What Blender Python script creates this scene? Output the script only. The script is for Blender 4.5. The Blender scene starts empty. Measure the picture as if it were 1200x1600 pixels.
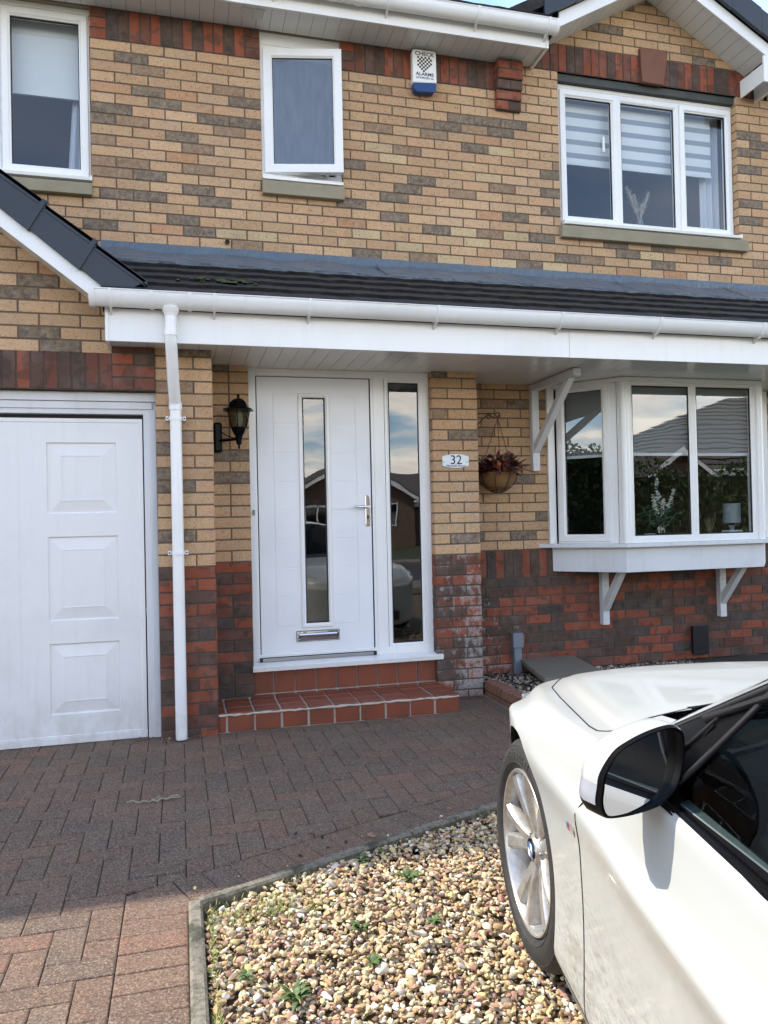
import bpy, math, random
import numpy as np
from mathutils import Vector, Matrix
R = math.radians
sc = bpy.context.scene
col = sc.collection
rng = random.Random(7)
nr = np.random.default_rng(7)

# ------------------------------------------------------------------ camera
CAM = Vector((0.5073, -5.6666, 1.278))
YAW, PITCH, ROLL, FPX = 0.2582, 0.0116, -0.0218, 1202.0
cy_, sy_ = math.cos(YAW), math.sin(YAW)
cp_, sp_ = math.cos(PITCH), math.sin(PITCH)
FWD = Vector((sy_*cp_, cy_*cp_, sp_))
_rt = Vector((cy_, -sy_, 0)); _up = _rt.cross(FWD)
RT = math.cos(ROLL)*_rt + math.sin(ROLL)*_up
UP = -math.sin(ROLL)*_rt + math.cos(ROLL)*_up
cd = bpy.data.cameras.new('camera')
cam = bpy.data.objects.new('camera', cd); col.objects.link(cam)
cam.matrix_world = Matrix(((RT.x, UP.x, -FWD.x, CAM.x), (RT.y, UP.y, -FWD.y, CAM.y), (RT.z, UP.z, -FWD.z, CAM.z), (0, 0, 0, 1)))
cd.sensor_fit = 'VERTICAL'; cd.sensor_height = 24.0; cd.lens = 24.0*FPX/1600.0
cd.clip_start = 0.05; cd.clip_end = 2000
sc.camera = cam

def px_of(p):
    d = Vector(p) - CAM; w = d.dot(FWD)
    return 600 + FPX*d.dot(RT)/w, 800 - FPX*d.dot(UP)/w

# ------------------------------------------------------------------ world and sun
SUN = Vector((-0.75, 0.49, 1.0)).normalized()
SUN_EL = math.asin(SUN.z); SUN_AZ = math.atan2(SUN.x, SUN.y)
world = bpy.data.worlds.new('World'); sc.world = world
world.use_nodes = True
wt = world.node_tree; wt.nodes.clear()
def wn(t, **k):
    n = wt.nodes.new(t)
    for a, b in k.items(): setattr(n, a, b)
    return n
sky = wn('ShaderNodeTexSky', sky_type='NISHITA', sun_disc=False)
sky.sun_elevation = SUN_EL; sky.sun_rotation = SUN_AZ
sky.air_density = 1.0; sky.dust_density = 0.3; sky.ozone_density = 3.5
tcw = wn('ShaderNodeTexCoord'); sep = wn('ShaderNodeSeparateXYZ')
wt.links.new(tcw.outputs['Generated'], sep.inputs[0])
def wmath(op, a, b=None):
    n = wn('ShaderNodeMath', operation=op)
    for i, q in enumerate((a, b)):
        if q is None: continue
        if isinstance(q, (int, float)): n.inputs[i].default_value = q
        else: wt.links.new(q, n.inputs[i])
    return n.outputs[0]
zc = wmath('ADD', wmath('MAXIMUM', sep.outputs['Z'], 0.0), 0.12)
cmb = wn('ShaderNodeCombineXYZ'); cmb.inputs[2].default_value = 2.7
wt.links.new(wmath('DIVIDE', sep.outputs['X'], zc), cmb.inputs[0])
wt.links.new(wmath('DIVIDE', sep.outputs['Y'], zc), cmb.inputs[1])
cn = wn('ShaderNodeTexNoise'); cn.inputs['Scale'].default_value = 0.85; cn.inputs['Detail'].default_value = 7; cn.inputs['Roughness'].default_value = 0.58
cn.inputs['Distortion'].default_value = 0.4
wt.links.new(cmb.outputs[0], cn.inputs['Vector'])
cr = wn('ShaderNodeMapRange'); cr.interpolation_type = 'SMOOTHSTEP'
wt.links.new(cn.outputs['Fac'], cr.inputs['Value'])
cr.inputs['From Min'].default_value = 0.36; cr.inputs['From Max'].default_value = 0.56
hz = wn('ShaderNodeMapRange'); wt.links.new(sep.outputs['Z'], hz.inputs['Value'])
hz.inputs['From Min'].default_value = 0.38; hz.inputs['From Max'].default_value = 0.16; hz.inputs['To Min'].default_value = 0.10; hz.inputs['To Max'].default_value = 1.0
cfac = wmath('MULTIPLY', cr.outputs[0], hz.outputs[0])
cn2 = wn('ShaderNodeTexNoise'); cn2.inputs['Scale'].default_value = 2.2; cn2.inputs['Detail'].default_value = 5
wt.links.new(cmb.outputs[0], cn2.inputs['Vector'])
ccol = wn('ShaderNodeMix', data_type='RGBA')
wt.links.new(cn2.outputs['Fac'], ccol.inputs[0])
ccol.inputs[6].default_value = (5.6, 5.3, 4.9, 1); ccol.inputs[7].default_value = (17.0, 15.8, 13.9, 1)
mixw = wn('ShaderNodeMix', data_type='RGBA')
wt.links.new(cfac, mixw.inputs[0]); wt.links.new(sky.outputs[0], mixw.inputs[6]); wt.links.new(ccol.outputs[2], mixw.inputs[7])
bg = wn('ShaderNodeBackground'); bg.inputs['Strength'].default_value = 0.15
wt.links.new(mixw.outputs[2], bg.inputs['Color'])
wo = wn('ShaderNodeOutputWorld'); wt.links.new(bg.outputs[0], wo.inputs[0])

sd = bpy.data.lights.new('sun', 'SUN'); sd.energy = 2.5; sd.angle = R(0.53); sd.color = (1.0, 0.93, 0.82)
sun = bpy.data.objects.new('sun', sd); col.objects.link(sun)
sun.rotation_mode = 'QUATERNION'; sun.rotation_quaternion = SUN.to_track_quat('Z', 'Y'); sun.location = (-6, 4, 9)
sc.view_settings.view_transform = 'Standard'; sc.view_settings.look = 'None'; sc.view_settings.gamma = 1.0
sc.view_settings.exposure = 1.6
sc.cycles.max_bounces = 8; sc.cycles.transparent_max_bounces = 12

# ------------------------------------------------------------------ materials
class NT:
    def __init__(s, name):
        s.m = bpy.data.materials.new(name); s.m.use_nodes = True
        s.t = s.m.node_tree; s.b = s.t.nodes['Principled BSDF']
    def n(s, t, **k):
        x = s.t.nodes.new(t)
        for a, b in k.items(): setattr(x, a, b)
        return x
    def l(s, a, b): s.t.links.new(a, b)
    def setv(s, sock, v):
        if isinstance(v, (int, float)): sock.default_value = v
        elif isinstance(v, (tuple, list)): sock.default_value = tuple(v) + ((1,) if len(v) == 3 and len(sock.default_value) == 4 else ())
        else: s.l(v, sock)
    def math(s, op, a, b=0.0, c=None, clamp=False):
        x = s.n('ShaderNodeMath', operation=op); x.use_clamp = clamp
        s.setv(x.inputs[0], a); s.setv(x.inputs[1], b)
        if c is not None: s.setv(x.inputs[2], c)
        return x.outputs[0]
    def mix(s, f, a, b, mode='MIX'):
        x = s.n('ShaderNodeMix', data_type='RGBA', blend_type=mode)
        s.setv(x.inputs[0], f); s.setv(x.inputs[6], a); s.setv(x.inputs[7], b)
        return x.outputs[2]
    def noise(s, scale, detail=3, rough=0.5, vec=None, dist=0.0):
        x = s.n('ShaderNodeTexNoise'); x.inputs['Scale'].default_value = scale
        x.inputs['Detail'].default_value = detail; x.inputs['Roughness'].default_value = rough; x.inputs['Distortion'].default_value = dist
        if vec is None: vec = s.pos()
        s.l(vec, x.inputs['Vector']); return x.outputs['Fac']
    def pos(s):
        if not hasattr(s, '_p'):
            tc = s.n('ShaderNodeTexCoord'); s._p = tc.outputs['Object']
        return s._p
    def scaled(s, v):
        x = s.n('ShaderNodeVectorMath', operation='MULTIPLY'); s.l(s.pos(), x.inputs[0]); x.inputs[1].default_value = v
        return x.outputs[0]
    def xyz(s):
        if not hasattr(s, '_x'):
            s._x = s.n('ShaderNodeSeparateXYZ'); s.l(s.pos(), s._x.inputs[0])
        return s._x.outputs
    def rng(s, v, a, b, c=0.0, d=1.0, smooth=True):
        x = s.n('ShaderNodeMapRange'); x.interpolation_type = 'SMOOTHSTEP' if smooth else 'LINEAR'
        s.setv(x.inputs['Value'], v)
        for k, q in zip(('From Min', 'From Max', 'To Min', 'To Max'), (a, b, c, d)): x.inputs[k].default_value = q
        return x.outputs[0]
    def attr(s, name='Col'):
        x = s.n('ShaderNodeAttribute'); x.attribute_name = name; return x.outputs['Color']
    def bump(s, h, strength=0.3, dist=0.002):
        x = s.n('ShaderNodeBump'); x.inputs['Strength'].default_value = strength; x.inputs['Distance'].default_value = dist
        s.l(h, x.inputs['Height']); s.l(x.outputs[0], s.b.inputs['Normal'])
    def base(s, c): s.setv(s.b.inputs['Base Color'], c)
    def rough(s, v): s.setv(s.b.inputs['Roughness'], v)

def simple(name, c, rough=0.5, metal=0.0, nscale=None, namt=0.15, bscale=None, bstr=0.3, bdist=0.001, coat=0.0, spec=None):
    k = NT(name)
    if nscale:
        f = k.noise(nscale, 4, 0.6)
        k.base(k.mix(f, tuple(q*(1-namt) for q in c), tuple(min(1, q*(1+namt)) for q in c)))
    else: k.base(c)
    k.rough(rough); k.b.inputs['Metallic'].default_value = metal
    if coat: k.b.inputs['Coat Weight'].default_value = coat; k.b.inputs['Coat Roughness'].default_value = 0.03
    if spec is not None: k.b.inputs['Specular IOR Level'].default_value = spec
    if bscale: k.bump(k.noise(bscale, 4, 0.6), bstr, bdist)
    return k.m

M = {}
def upvc(name, c, rough, dirt=0.10):
    k = NT(name)
    f = k.rng(k.noise(2.2, 5, 0.65), 0.45, 0.8)
    g = k.rng(k.noise(1.0, 4, 0.6, k.scaled((22, 22, 1.6))), 0.5, 0.85)
    c1 = k.mix(k.math('MULTIPLY', f, dirt*3), c, (c[0]*.72, c[1]*.72, c[2]*.68))
    c2 = k.mix(k.math('MULTIPLY', g, dirt*2), c1, (c[0]*.68, c[1]*.70, c[2]*.68))
    lo = k.math('MULTIPLY', k.rng(k.xyz()[2], .42, .0), k.rng(k.noise(7, 5, .7, k.scaled((1, 1, .6))), .36, .66))
    c2 = k.mix(k.math('MULTIPLY', lo, .36), c2, (.33, .29, .22))
    k.base(c2)
    k.rough(rough); k.bump(k.noise(9, 3), 0.12, 0.002)
    return k.m
M['upvc'] = upvc('white_upvc', (.81, .81, .795), .22)
M['upvc_soffit'] = upvc('white_upvc_soffit', (.72, .72, .70), .18)
M['gutter'] = upvc('white_gutter_plastic', (.78, .78, .77), .3, .14)
M['garage_white'] = upvc('white_garage_door', (.76, .75, .735), .42, .12)
M['white_wood'] = upvc('white_painted_wood', (.66, .67, .68), .55, .2)
M['seam'] = simple('grey_joint_shadow_gap', (.22, .22, .22), .7)
M['rubber'] = simple('black_rubber', (.012, .012, .013), .6)
M['black'] = simple('black_plastic', (.012, .012, .014), .38)
M['piano'] = simple('satin_black_trim', (.003, .003, .0035), .28, spec=.10)
M['gloss_black'] = simple('gloss_black', (.006, .006, .008), .08, coat=.6)
M['chrome'] = simple('chrome', (.75, .75, .75), .08, 1.0)
M['brass'] = simple('aged_brass', (.45, .33, .14), .3, 1.0)
M['steel'] = simple('galvanised_steel', (.5, .5, .5), .35, 1.0)
M['lead'] = simple('slate_grey_flashing', (.085, .118, .150), .34, nscale=5, namt=.3, bscale=9, bstr=1.0, bdist=.03)
M['verge'] = simple('dark_slate_plastic', (.020, .026, .036), .42, nscale=8, namt=.2, bscale=60, bstr=.1)
M['stone'] = simple('buff_cast_stone', (.27, .235, .16), .85, nscale=9, namt=.22, bscale=220, bstr=.4)
M['keystone'] = simple('brown_cast_stone', (.17, .075, .045), .8, nscale=14, namt=.25, bscale=200, bstr=.4)
M['lintel'] = simple('dark_lintel_paint', (.05, .055, .05), .7, nscale=20, namt=.4)
M['dark_room'] = simple('room_shade_black', (.012, .013, .016), .9)  # near-black lining: the dimness of the rooms is put into the colour
M['concrete'] = simple('weathered_concrete', (.19, .17, .13), .9, nscale=16, namt=.55, bscale=240, bstr=.7, bdist=.002)
kc = NT('mossy_kerb_concrete'); c = kc.mix(kc.rng(kc.noise(60, 4, .7), .35, .7), (.24, .21, .16), (.12, .11, .08)); c = kc.mix(kc.rng(kc.noise(7, 5, .7), .46, .64), c, (.05, .05, .03)); kc.base(c); kc.rough(.95); kc.bump(kc.noise(170, 4, .7), .9, .004); M['kerb'] = kc.m
M['slab'] = simple('paving_slab_concrete', (.17, .145, .11), .9, nscale=12, namt=.15, bscale=200, bstr=.4)
M['grey_plastic'] = simple('grey_conduit_plastic', (.17, .195, .23), .45)
M['fabric_white'] = simple('white_blind_fabric', (.62, .64, .66), .85)
M['curtain'] = simple('white_curtain_cloth', (.55, .58, .65), .9)
M['grout'] = simple('cement_grout', (.46, .40, .33), .95, nscale=40, namt=.3, bscale=150, bstr=.5)
M['soil'] = simple('dark_soil', (.035, .028, .02), .95, nscale=30, namt=.5, bscale=60, bstr=1, bdist=.01)
M['lettering'] = simple('black_lettering', (.01, .01, .012), .5)

def brick_mat(name, kind):
    k = NT(name)
    c = k.attr()
    x, y, z = k.xyz()
    if kind == 'buff':
        sp = k.rng(k.noise(105, 2, .6), .57, .66)
        sp2 = k.rng(k.noise(70, 3, .6), .55, .75)
        c = k.mix(k.math('MULTIPLY', sp, .62), c, (.06, .035, .018))
        c = k.mix(k.math('MULTIPLY', sp2, .38), c, (.24, .13, .06)); c = k.mix(k.math('MULTIPLY', k.rng(k.noise(48, 4, .7), .48, .7), .3), c, (.62, .44, .25))
        c = k.mix(k.math('MULTIPLY', k.rng(k.noise(28, 3), .35, .65), .22), c, (.52, .38, .22))
    else:
        v = k.noise(13, 1.5, .4, dist=.3)
        dark = k.mix(.5, c, (.035, .025, .02))
        c = k.mix(k.rng(v, .55, .60), c, dark)
        sp = k.rng(k.noise(130, 3, .6), .55, .75)
        c = k.mix(k.math('MULTIPLY', sp, .5), c, (.035, .02, .014))
    # weathering that belongs to the wall: faint drifts and the lime bloom on the pier and the lower wall
    big = k.rng(k.noise(1.3, 4, .6), .35, .7)
    c = k.mix(k.math('MULTIPLY', big, .16), c, (.07, .05, .035)); c = k.mix(k.math('MULTIPLY', k.rng(k.noise(9, 4, .65), .42, .68), .13), c, (.30, .27, .24))
    b1 = k.math('MULTIPLY', k.rng(x, 2.42, 2.50), k.rng(x, 2.66, 2.58))
    b1 = k.math('MULTIPLY', b1, k.rng(z, 1.05, .80))
    b2 = k.math('MULTIPLY', k.rng(x, 2.18, 2.3), k.rng(x, 2.9, 2.65))
    b2 = k.math('MULTIPLY', b2, k.rng(z, 1.9, 1.3))
    b3 = k.math('MULTIPLY', k.rng(x, 2.55, 2.65), k.rng(x, 3.4, 2.9))
    b3 = k.math('MULTIPLY', b3, k.rng(z, .85, .55))
    b4 = k.rng(z, .26, .12)
    b4 = k.math('MULTIPLY', b4, k.math('MULTIPLY', k.rng(x, 2.3, 2.4), k.rng(x, 3.2, 2.9)))
    nz = k.noise(14, 6, .72, k.scaled((1.6, 1.6, 1.0)))
    fj = k.math('FRACT', k.math('DIVIDE', k.math('SUBTRACT', z, .050), .075)); jn = k.math('MULTIPLY', k.rng(fj, .45, .98), .085)
    nz = k.math('SUBTRACT', k.math('ADD', nz, jn), .02)
    s = k.math('ADD', k.math('MULTIPLY', b1, .10), k.math('ADD', k.math('MULTIPLY', b2, .085), k.math('ADD', k.math('MULTIPLY', b3, .055), k.math('MULTIPLY', b4, .10))))
    e = k.rng(k.math('ADD', nz, s), .60, .76)
    e = k.math('MULTIPLY', e, k.math('MINIMUM', k.math('ADD', k.math('ADD', b1, b2), k.math('ADD', b3, b4)), 1.0))
    c = k.mix(k.math('MULTIPLY', k.math('MULTIPLY', e, k.rng(k.noise(60, 3, .7), .3, .6, .35, 1.0)), .62), c, (.42, .39, .36))
    k.base(c); k.rough(.88)
    k.bump(k.noise(170, 4, .65), .55, .0025)
    return k.m
M['buff'] = brick_mat('buff_brick', 'buff'); M['red'] = brick_mat('red_brick', 'red')
def mortar(name, c, c2):
    k = NT(name); f = k.noise(22, 5, .65)
    k.base(k.mix(f, c, c2)); k.rough(.95); k.bump(k.noise(200, 3), .5, .002); return k.m
M['mortar_brown'] = mortar('brown_mortar', (.105, .074, .050), (.18, .13, .09))
M['mortar_grey'] = mortar('grey_brown_mortar', (.055, .042, .034), (.12, .095, .075))

def glass(name, boost=1.0, rough=0.0, tint=(.92, .95, .95), bump=None, frost=0):
    k = NT(name); t = k.t
    t.nodes.remove(k.b)
    gl = k.n('ShaderNodeBsdfGlossy'); gl.inputs['Roughness'].default_value = rough; gl.inputs['Color'].default_value = (1, 1, 1, 1)
    tr = k.n('ShaderNodeBsdfTransparent'); tr.inputs['Color'].default_value = tint + (1,)
    tro = tr.outputs[0]
    if frost:
        df = k.n('ShaderNodeBsdfTranslucent'); df2 = k.n('ShaderNodeBsdfDiffuse'); df2.inputs['Color'].default_value = (.6, .65, .68, 1)
        sn = k.noise(1.0, 5, .7, k.scaled((34, 34, 5))); mf = k.n('ShaderNodeMixShader'); k.l(k.rng(sn, .35, .7, frost*.5, frost*1.6), mf.inputs[0]); k.l(tro, mf.inputs[1]); k.l(df2.outputs[0], mf.inputs[2]); tro = mf.outputs[0]
    fr = k.n('ShaderNodeFresnel'); ge = k.n('ShaderNodeNewGeometry'); k.l(k.math('SUBTRACT', 1.5, k.math('MULTIPLY', ge.outputs['Backfacing'], .83333)), fr.inputs['IOR'])
    f = k.math('MINIMUM', k.math('MULTIPLY', fr.outputs[0], boost), .95)
    mx = k.n('ShaderNodeMixShader'); k.l(f, mx.inputs[0]); k.l(tro, mx.inputs[1]); k.l(gl.outputs[0], mx.inputs[2])
    if bump:
        bn = k.n('ShaderNodeBump'); bn.inputs['Strength'].default_value = bump[1]; bn.inputs['Distance'].default_value = bump[2]
        k.l(k.noise(bump[0], 3), bn.inputs['Height']); k.l(bn.outputs[0], gl.inputs['Normal'])
    out = t.nodes['Material Output']; k.l(mx.outputs[0], out.inputs[0])
    return k.m
M['glass'] = glass('double_glazing', 3.0, 0, bump=(1.6, .05, .02)); M['glass_up'] = glass('upstairs_double_glazing', 1.8, 0, bump=(1.6, .05, .02))
M['car_glass'] = glass('tinted_car_glass', .25, 0, (.30, .36, .36))
M['lamp_glass'] = glass('lamp_glass', 1.5, .02, (.75, .74, .68)); M['lantern_glass'] = glass('lantern_glass', 1.2, .02, (.45, .44, .40))

# ------------------------------------------------------------------ mesh helpers
class MB:
    def __init__(s): s.v = []; s.f = []; s.m = []; s.c = []; s.hascol = False
    def add(s, vs, fs, mat=0, c=None):
        o = len(s.v); s.v += [tuple(p) for p in vs]
        for f in fs:
            s.f.append(tuple(i+o for i in f)); s.m.append(mat); s.c.append(c)
        if c is not None: s.hascol = True
        return s
    def box(s, x0, x1, y0, y1, z0, z1, mat=0, c=None, M=None):
        vs = [(x, y, z) for z in (z0, z1) for y in (y0, y1) for x in (x0, x1)]
        if M is not None: vs = [M @ Vector(p) for p in vs]
        s.add(vs, [(0, 2, 3, 1), (4, 5, 7, 6), (0, 1, 5, 4), (2, 6, 7, 3), (0, 4, 6, 2), (1, 3, 7, 5)], mat, c); return s
    def quad(s, a, b, c_, d, mat=0, c=None): return s.add([a, b, c_, d], [(0, 1, 2, 3)], mat, c)
    def prism(s, pts, d, mat=0, c=None):
        """pts: planar loop of 3d points, d: extrusion vector"""
        n = len(pts); d = Vector(d)
        vs = [Vector(p) for p in pts] + [Vector(p)+d for p in pts]
        fs = [tuple(range(n))[::-1], tuple(range(n, 2*n))] + [(i, (i+1) % n, (i+1) % n+n, i+n) for i in range(n)]
        return s.add(vs, fs, mat, c)
    def tube(s, pts, r, n=8, mat=0, caps=True, c=None):
        pts = [Vector(p) for p in pts]; rings = []; prev = None
        for i, p in enumerate(pts):
            t = (pts[min(i+1, len(pts)-1)] - pts[max(i-1, 0)]).normalized()
            if prev is None:
                a = Vector((0, 0, 1)) if abs(t.z) < .9 else Vector((1, 0, 0)); u = t.cross(a).normalized()
            else: u = (prev - t*prev.dot(t)).normalized()
            prev = u; w = t.cross(u); rr = r[i] if isinstance(r, (list, tuple)) else r
            rings.append([p + rr*(math.cos(2*math.pi*k/n)*u + math.sin(2*math.pi*k/n)*w) for k in range(n)])
        vs = [q for g in rings for q in g]
        fs = [(i*n+k, i*n+(k+1) % n, (i+1)*n+(k+1) % n, (i+1)*n+k) for i in range(len(pts)-1) for k in range(n)]
        if caps: fs += [tuple(range(n))[::-1], tuple((len(pts)-1)*n+k for k in range(n))]
        return s.add(vs, fs, mat, c)
    def lathe(s, prof, ctr=(0, 0, 0), n=24, axis='z', mat=0, c=None, caps=True):
        ctr = Vector(ctr); vs = []
        for r, h in prof:
            for k in range(n):
                a = 2*math.pi*k/n; p, q = r*math.cos(a), r*math.sin(a)
                vs.append(ctr + Vector({'z': (p, q, h), 'y': (p, h, q), 'x': (h, p, q)}[axis]))
        fs = [(i*n+k, i*n+(k+1) % n, (i+1)*n+(k+1) % n, (i+1)*n+k) for i in range(len(prof)-1) for k in range(n)]
        if caps: fs += [tuple(range(n)), tuple((len(prof)-1)*n+k for k in range(n))]
        return s.add(vs, fs, mat, c)
    def ring(s, x0, x1, z0, z1, prof, y=0.0, mat=0, T=None):
        """mitred rectangular frame: prof = [(inset, y offset)...] swept round the rectangle in the xz plane"""
        vs = []
        for d, dy in prof:
            vs += [(x0+d, y+dy, z0+d), (x1-d, y+dy, z0+d), (x1-d, y+dy, z1-d), (x0+d, y+dy, z1-d)]
        fs = [(i*4+k, i*4+(k+1) % 4, (i+1)*4+(k+1) % 4, (i+1)*4+k) for i in range(len(prof)-1) for k in range(4)]
        if T: vs = [T(*p) for p in vs]
        return s.add(vs, fs, mat)
    def grid(s, P, mat=0, c=None, flip=False):
        """P[i][j] points"""
        n, m = len(P), len(P[0]); vs = [q for r in P for q in r]
        fs = [(i*m+j, i*m+j+1, (i+1)*m+j+1, (i+1)*m+j) for i in range(n-1) for j in range(m-1)]
        if flip: fs = [f[::-1] for f in fs]
        return s.add(vs, fs, mat, c)
    def build(s, name, mats, parent=None, smooth=None, bevel=None, recalc=True):
        me = bpy.data.meshes.new(name)
        me.from_pydata([tuple(p) for p in s.v], [], s.f)
        for m in (mats if isinstance(mats, (list, tuple)) else [mats]): me.materials.append(m)
        me.polygons.foreach_set('material_index', s.m)
        if s.hascol:
            at = me.color_attributes.new('Col', 'FLOAT_COLOR', 'CORNER')
            buf = []
            for f, c in zip(s.f, s.c):
                c = c or (.5, .5, .5)
                buf += [c[0], c[1], c[2], 1.0]*len(f)
            at.data.foreach_set('color', buf)
        me.update()
        if recalc:
            import bmesh
            bm = bmesh.new(); bm.from_mesh(me); bmesh.ops.recalc_face_normals(bm, faces=bm.faces); bm.to_mesh(me); bm.free()
        if smooth is not None:
            me.polygons.foreach_set('use_smooth', [True]*len(me.polygons)); me.set_sharp_from_angle(angle=R(smooth))
        o = bpy.data.objects.new(name, me); col.objects.link(o)
        if parent is not None:
            o.parent = parent; o.matrix_parent_inverse = pworld(parent).inverted()
        if bevel:
            b = o.modifiers.new('bevel', 'BEVEL'); b.width = bevel; b.segments = 2; b.limit_method = 'ANGLE'; b.angle_limit = R(40)
        return o
def pworld(o):
    m = Matrix.Translation(o.location) @ o.rotation_euler.to_matrix().to_4x4() if o.type == 'EMPTY' else Matrix.Identity(4)
    if o.parent is not None and o.type != 'EMPTY': return pworld_chain(o)
    return m
def pworld_chain(o):
    # meshes are built in world coordinates with identity local transform
    m = Matrix.Identity(4)
    if o.parent is not None: m = pworld(o.parent) @ o.matrix_parent_inverse
    return m
def tag(o, label, cat, group=None, kind=None):
    o['label'] = label
    if cat: o['category'] = cat
    if group: o['group'] = group
    if kind: o['kind'] = kind
    return o
def thing(name, label, cat, loc=(0, 0, 0), rz=0.0, group=None):
    o = bpy.data.objects.new(name, None); col.objects.link(o); o.location = loc; o.rotation_euler = (0, 0, rz)
    o.empty_display_size = .1
    return tag(o, label, cat, group)
def structure(o): o['kind'] = 'structure'; return o
def text_mesh(name, body, size, loc, mat, parent, extrude=.0006, rot=(R(90), 0, 0), align='CENTER', sx=1.0, offset=0.0, Mx=None):
    cu = bpy.data.curves.new(name, 'FONT'); cu.body = body; cu.size = size; cu.align_x = align; cu.align_y = 'CENTER'
    cu.extrude = extrude; cu.offset = offset; cu.resolution_u = 3
    o = bpy.data.objects.new('tmp', cu); col.objects.link(o)
    bpy.context.view_layer.update()
    me = bpy.data.meshes.new_from_object(o.evaluated_get(bpy.context.evaluated_depsgraph_get()))
    bpy.data.objects.remove(o); bpy.data.curves.remove(cu)
    from mathutils import Euler
    T = Mx if Mx is not None else Matrix.Translation(loc) @ Euler(rot).to_matrix().to_4x4()
    me.transform(T @ Matrix.Diagonal((sx, 1, 1, 1))); me.materials.clear(); me.materials.append(mat); me.name = name
    r = bpy.data.objects.new(name, me); col.objects.link(r)
    r.parent = parent; r.matrix_parent_inverse = pworld(parent).inverted()
    return r
# ------------------------------------------------------------------ ground
def half_clip(poly, a, b, c):
    """keep a*x+b*y <= c"""
    out = []
    for i in range(len(poly)):
        p, q = poly[i], poly[(i+1) % len(poly)]
        dp, dq = a*p[0]+b*p[1]-c, a*q[0]+b*q[1]-c
        if dp <= 0: out.append(p)
        if (dp < 0 < dq) or (dq < 0 < dp):
            t = dp/(dp-dq); out.append((p[0]+t*(q[0]-p[0]), p[1]+t*(q[1]-p[1])))
    return out
g = MB(); g.quad((-150, -190, -.075), (150, -190, -.075), (150, 150, -.075), (-150, 150, -.075))
k = NT('garden_ground'); k.base(k.mix(k.noise(.4, 6), (.035, .05, .015), (.07, .07, .03))); k.rough(.95)
structure(g.build('ground', k.m))
g = MB(); g.quad((-6, -14, -.02), (.53, -14, -.02), (.53, .3, -.02), (-6, .3, -.02)); g.quad((.53, -3.0, -.022), (2.7, -2.1, -.022), (2.7, .3, -.022), (.53, .3, -.022))
k = NT('mossy_joint_sand')
k.base(k.mix(k.rng(k.noise(5, 4), .5, .62), (.030, .023, .016), (.036, .040, .014))); k.rough(.95); k.bump(k.noise(120, 4), .8, .004)
joint_m = k.m
# block paving
k = NT('clay_block_paving')
c = k.attr()
c = k.mix(k.math('MULTIPLY', k.rng(k.noise(9, 5, .7), .35, .75), .55), c, (.125, .092, .072))
c = k.mix(k.math('MULTIPLY', k.rng(k.noise(1.6, 5, .65), .42, .7), .55), c, (.075, .060, .046))
sp = k.rng(k.noise(120, 3, .75), .52, .64); c = k.mix(k.math('MULTIPLY', sp, .5), c, (.38, .28, .19))
sp = k.rng(k.noise(80, 3, .75, k.scaled((1, 1.3, 1))), .56, .68); c = k.mix(k.math('MULTIPLY', sp, .55), c, (.045, .03, .025))
vo = k.n('ShaderNodeTexVoronoi'); vo.inputs['Scale'].default_value = 210; k.l(k.pos(), vo.inputs['Vector']); sv = k.n('ShaderNodeSeparateColor'); k.l(vo.outputs['Color'], sv.inputs[0])
gb = sv.outputs[0]
c = k.mix(k.math('MULTIPLY', k.rng(gb, .74, .98), .5), c, (.40, .30, .21)); c = k.mix(k.math('MULTIPLY', k.rng(gb, .26, .04), .6), c, (.04, .028, .02))
k.base(c); k.rough(.92); k.bump(k.math('ADD', k.noise(130, 4, .75), gb), 1.0, .0045); pave_m = k.m
KA, KB = Vector((.552, -2.965)), Vector((1.88, -2.443))      # inner (paving) edge of the diagonal kerb
kd = (KB-KA).normalized(); kn = Vector((-kd.y, kd.x))           # kn points towards the house
def paver(mb, poly, z=0.0):
    if len(poly) < 3: return
    ar = sum(poly[i][0]*poly[(i+1) % len(poly)][1]-poly[(i+1) % len(poly)][0]*poly[i][1] for i in range(len(poly)))/2
    if abs(ar) < .0015: return
    cx = sum(p[0] for p in poly)/len(poly); cy = sum(p[1] for p in poly)/len(poly)
    hx = rng.uniform(-.0015, .0015); t1, t2 = rng.gauss(0, .006), rng.gauss(0, .006)
    f = rng.uniform(.86, 1.14); q = rng.random()
    base = (.172, .098, .062) if q < .6 else ((.155, .100, .067) if q < .85 else (.200, .098, .060))
    cc = tuple(b*f for b in base)
    n = len(poly); vs = []
    for ins, zz in ((.0012, -.03), (.0012, -.004), (.0040, -.0012), (.0075, 0)):
        for p in poly:
            d = Vector((cx-p[0], cy-p[1])); L = d.length; d = d/L if L > 1e-6 else d
            ins2 = min(ins*1.35, L*.45)
            x, y = p[0]+d.x*ins2, p[1]+d.y*ins2
            vs.append((x, y, z+zz+hx+(x-cx)*t1+(y-cy)*t2))
    fs = [(i*n+k_, i*n+(k_+1) % n, (i+1)*n+(k_+1) % n, (i+1)*n+k_) for i in range(3) for k_ in range(n)] + [tuple(3*n+k_ for k_ in range(n))]
    mb.add(vs, fs, 0, cc)
pv = MB(); W = .1016
def emit(x0, x1, y0, y1):
    poly = [(x0, y0), (x1, y0), (x1, y1), (x0, y1)]
    if y1 < -3.02 or (x1 < .30):
        poly = half_clip(poly, 1, 0, .30)
    else:
        # stay .215 m away from the diagonal kerb, and left/below the raised bed
        a = -kn; cst = a.dot(KA) - .215
        poly = half_clip(poly, a.x, a.y, cst)
    poly = half_clip(poly, 1, 0, 2.60); poly = half_clip(poly, 0, 1, .0)
    if len(poly) >= 3: paver(pv, poly)
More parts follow.
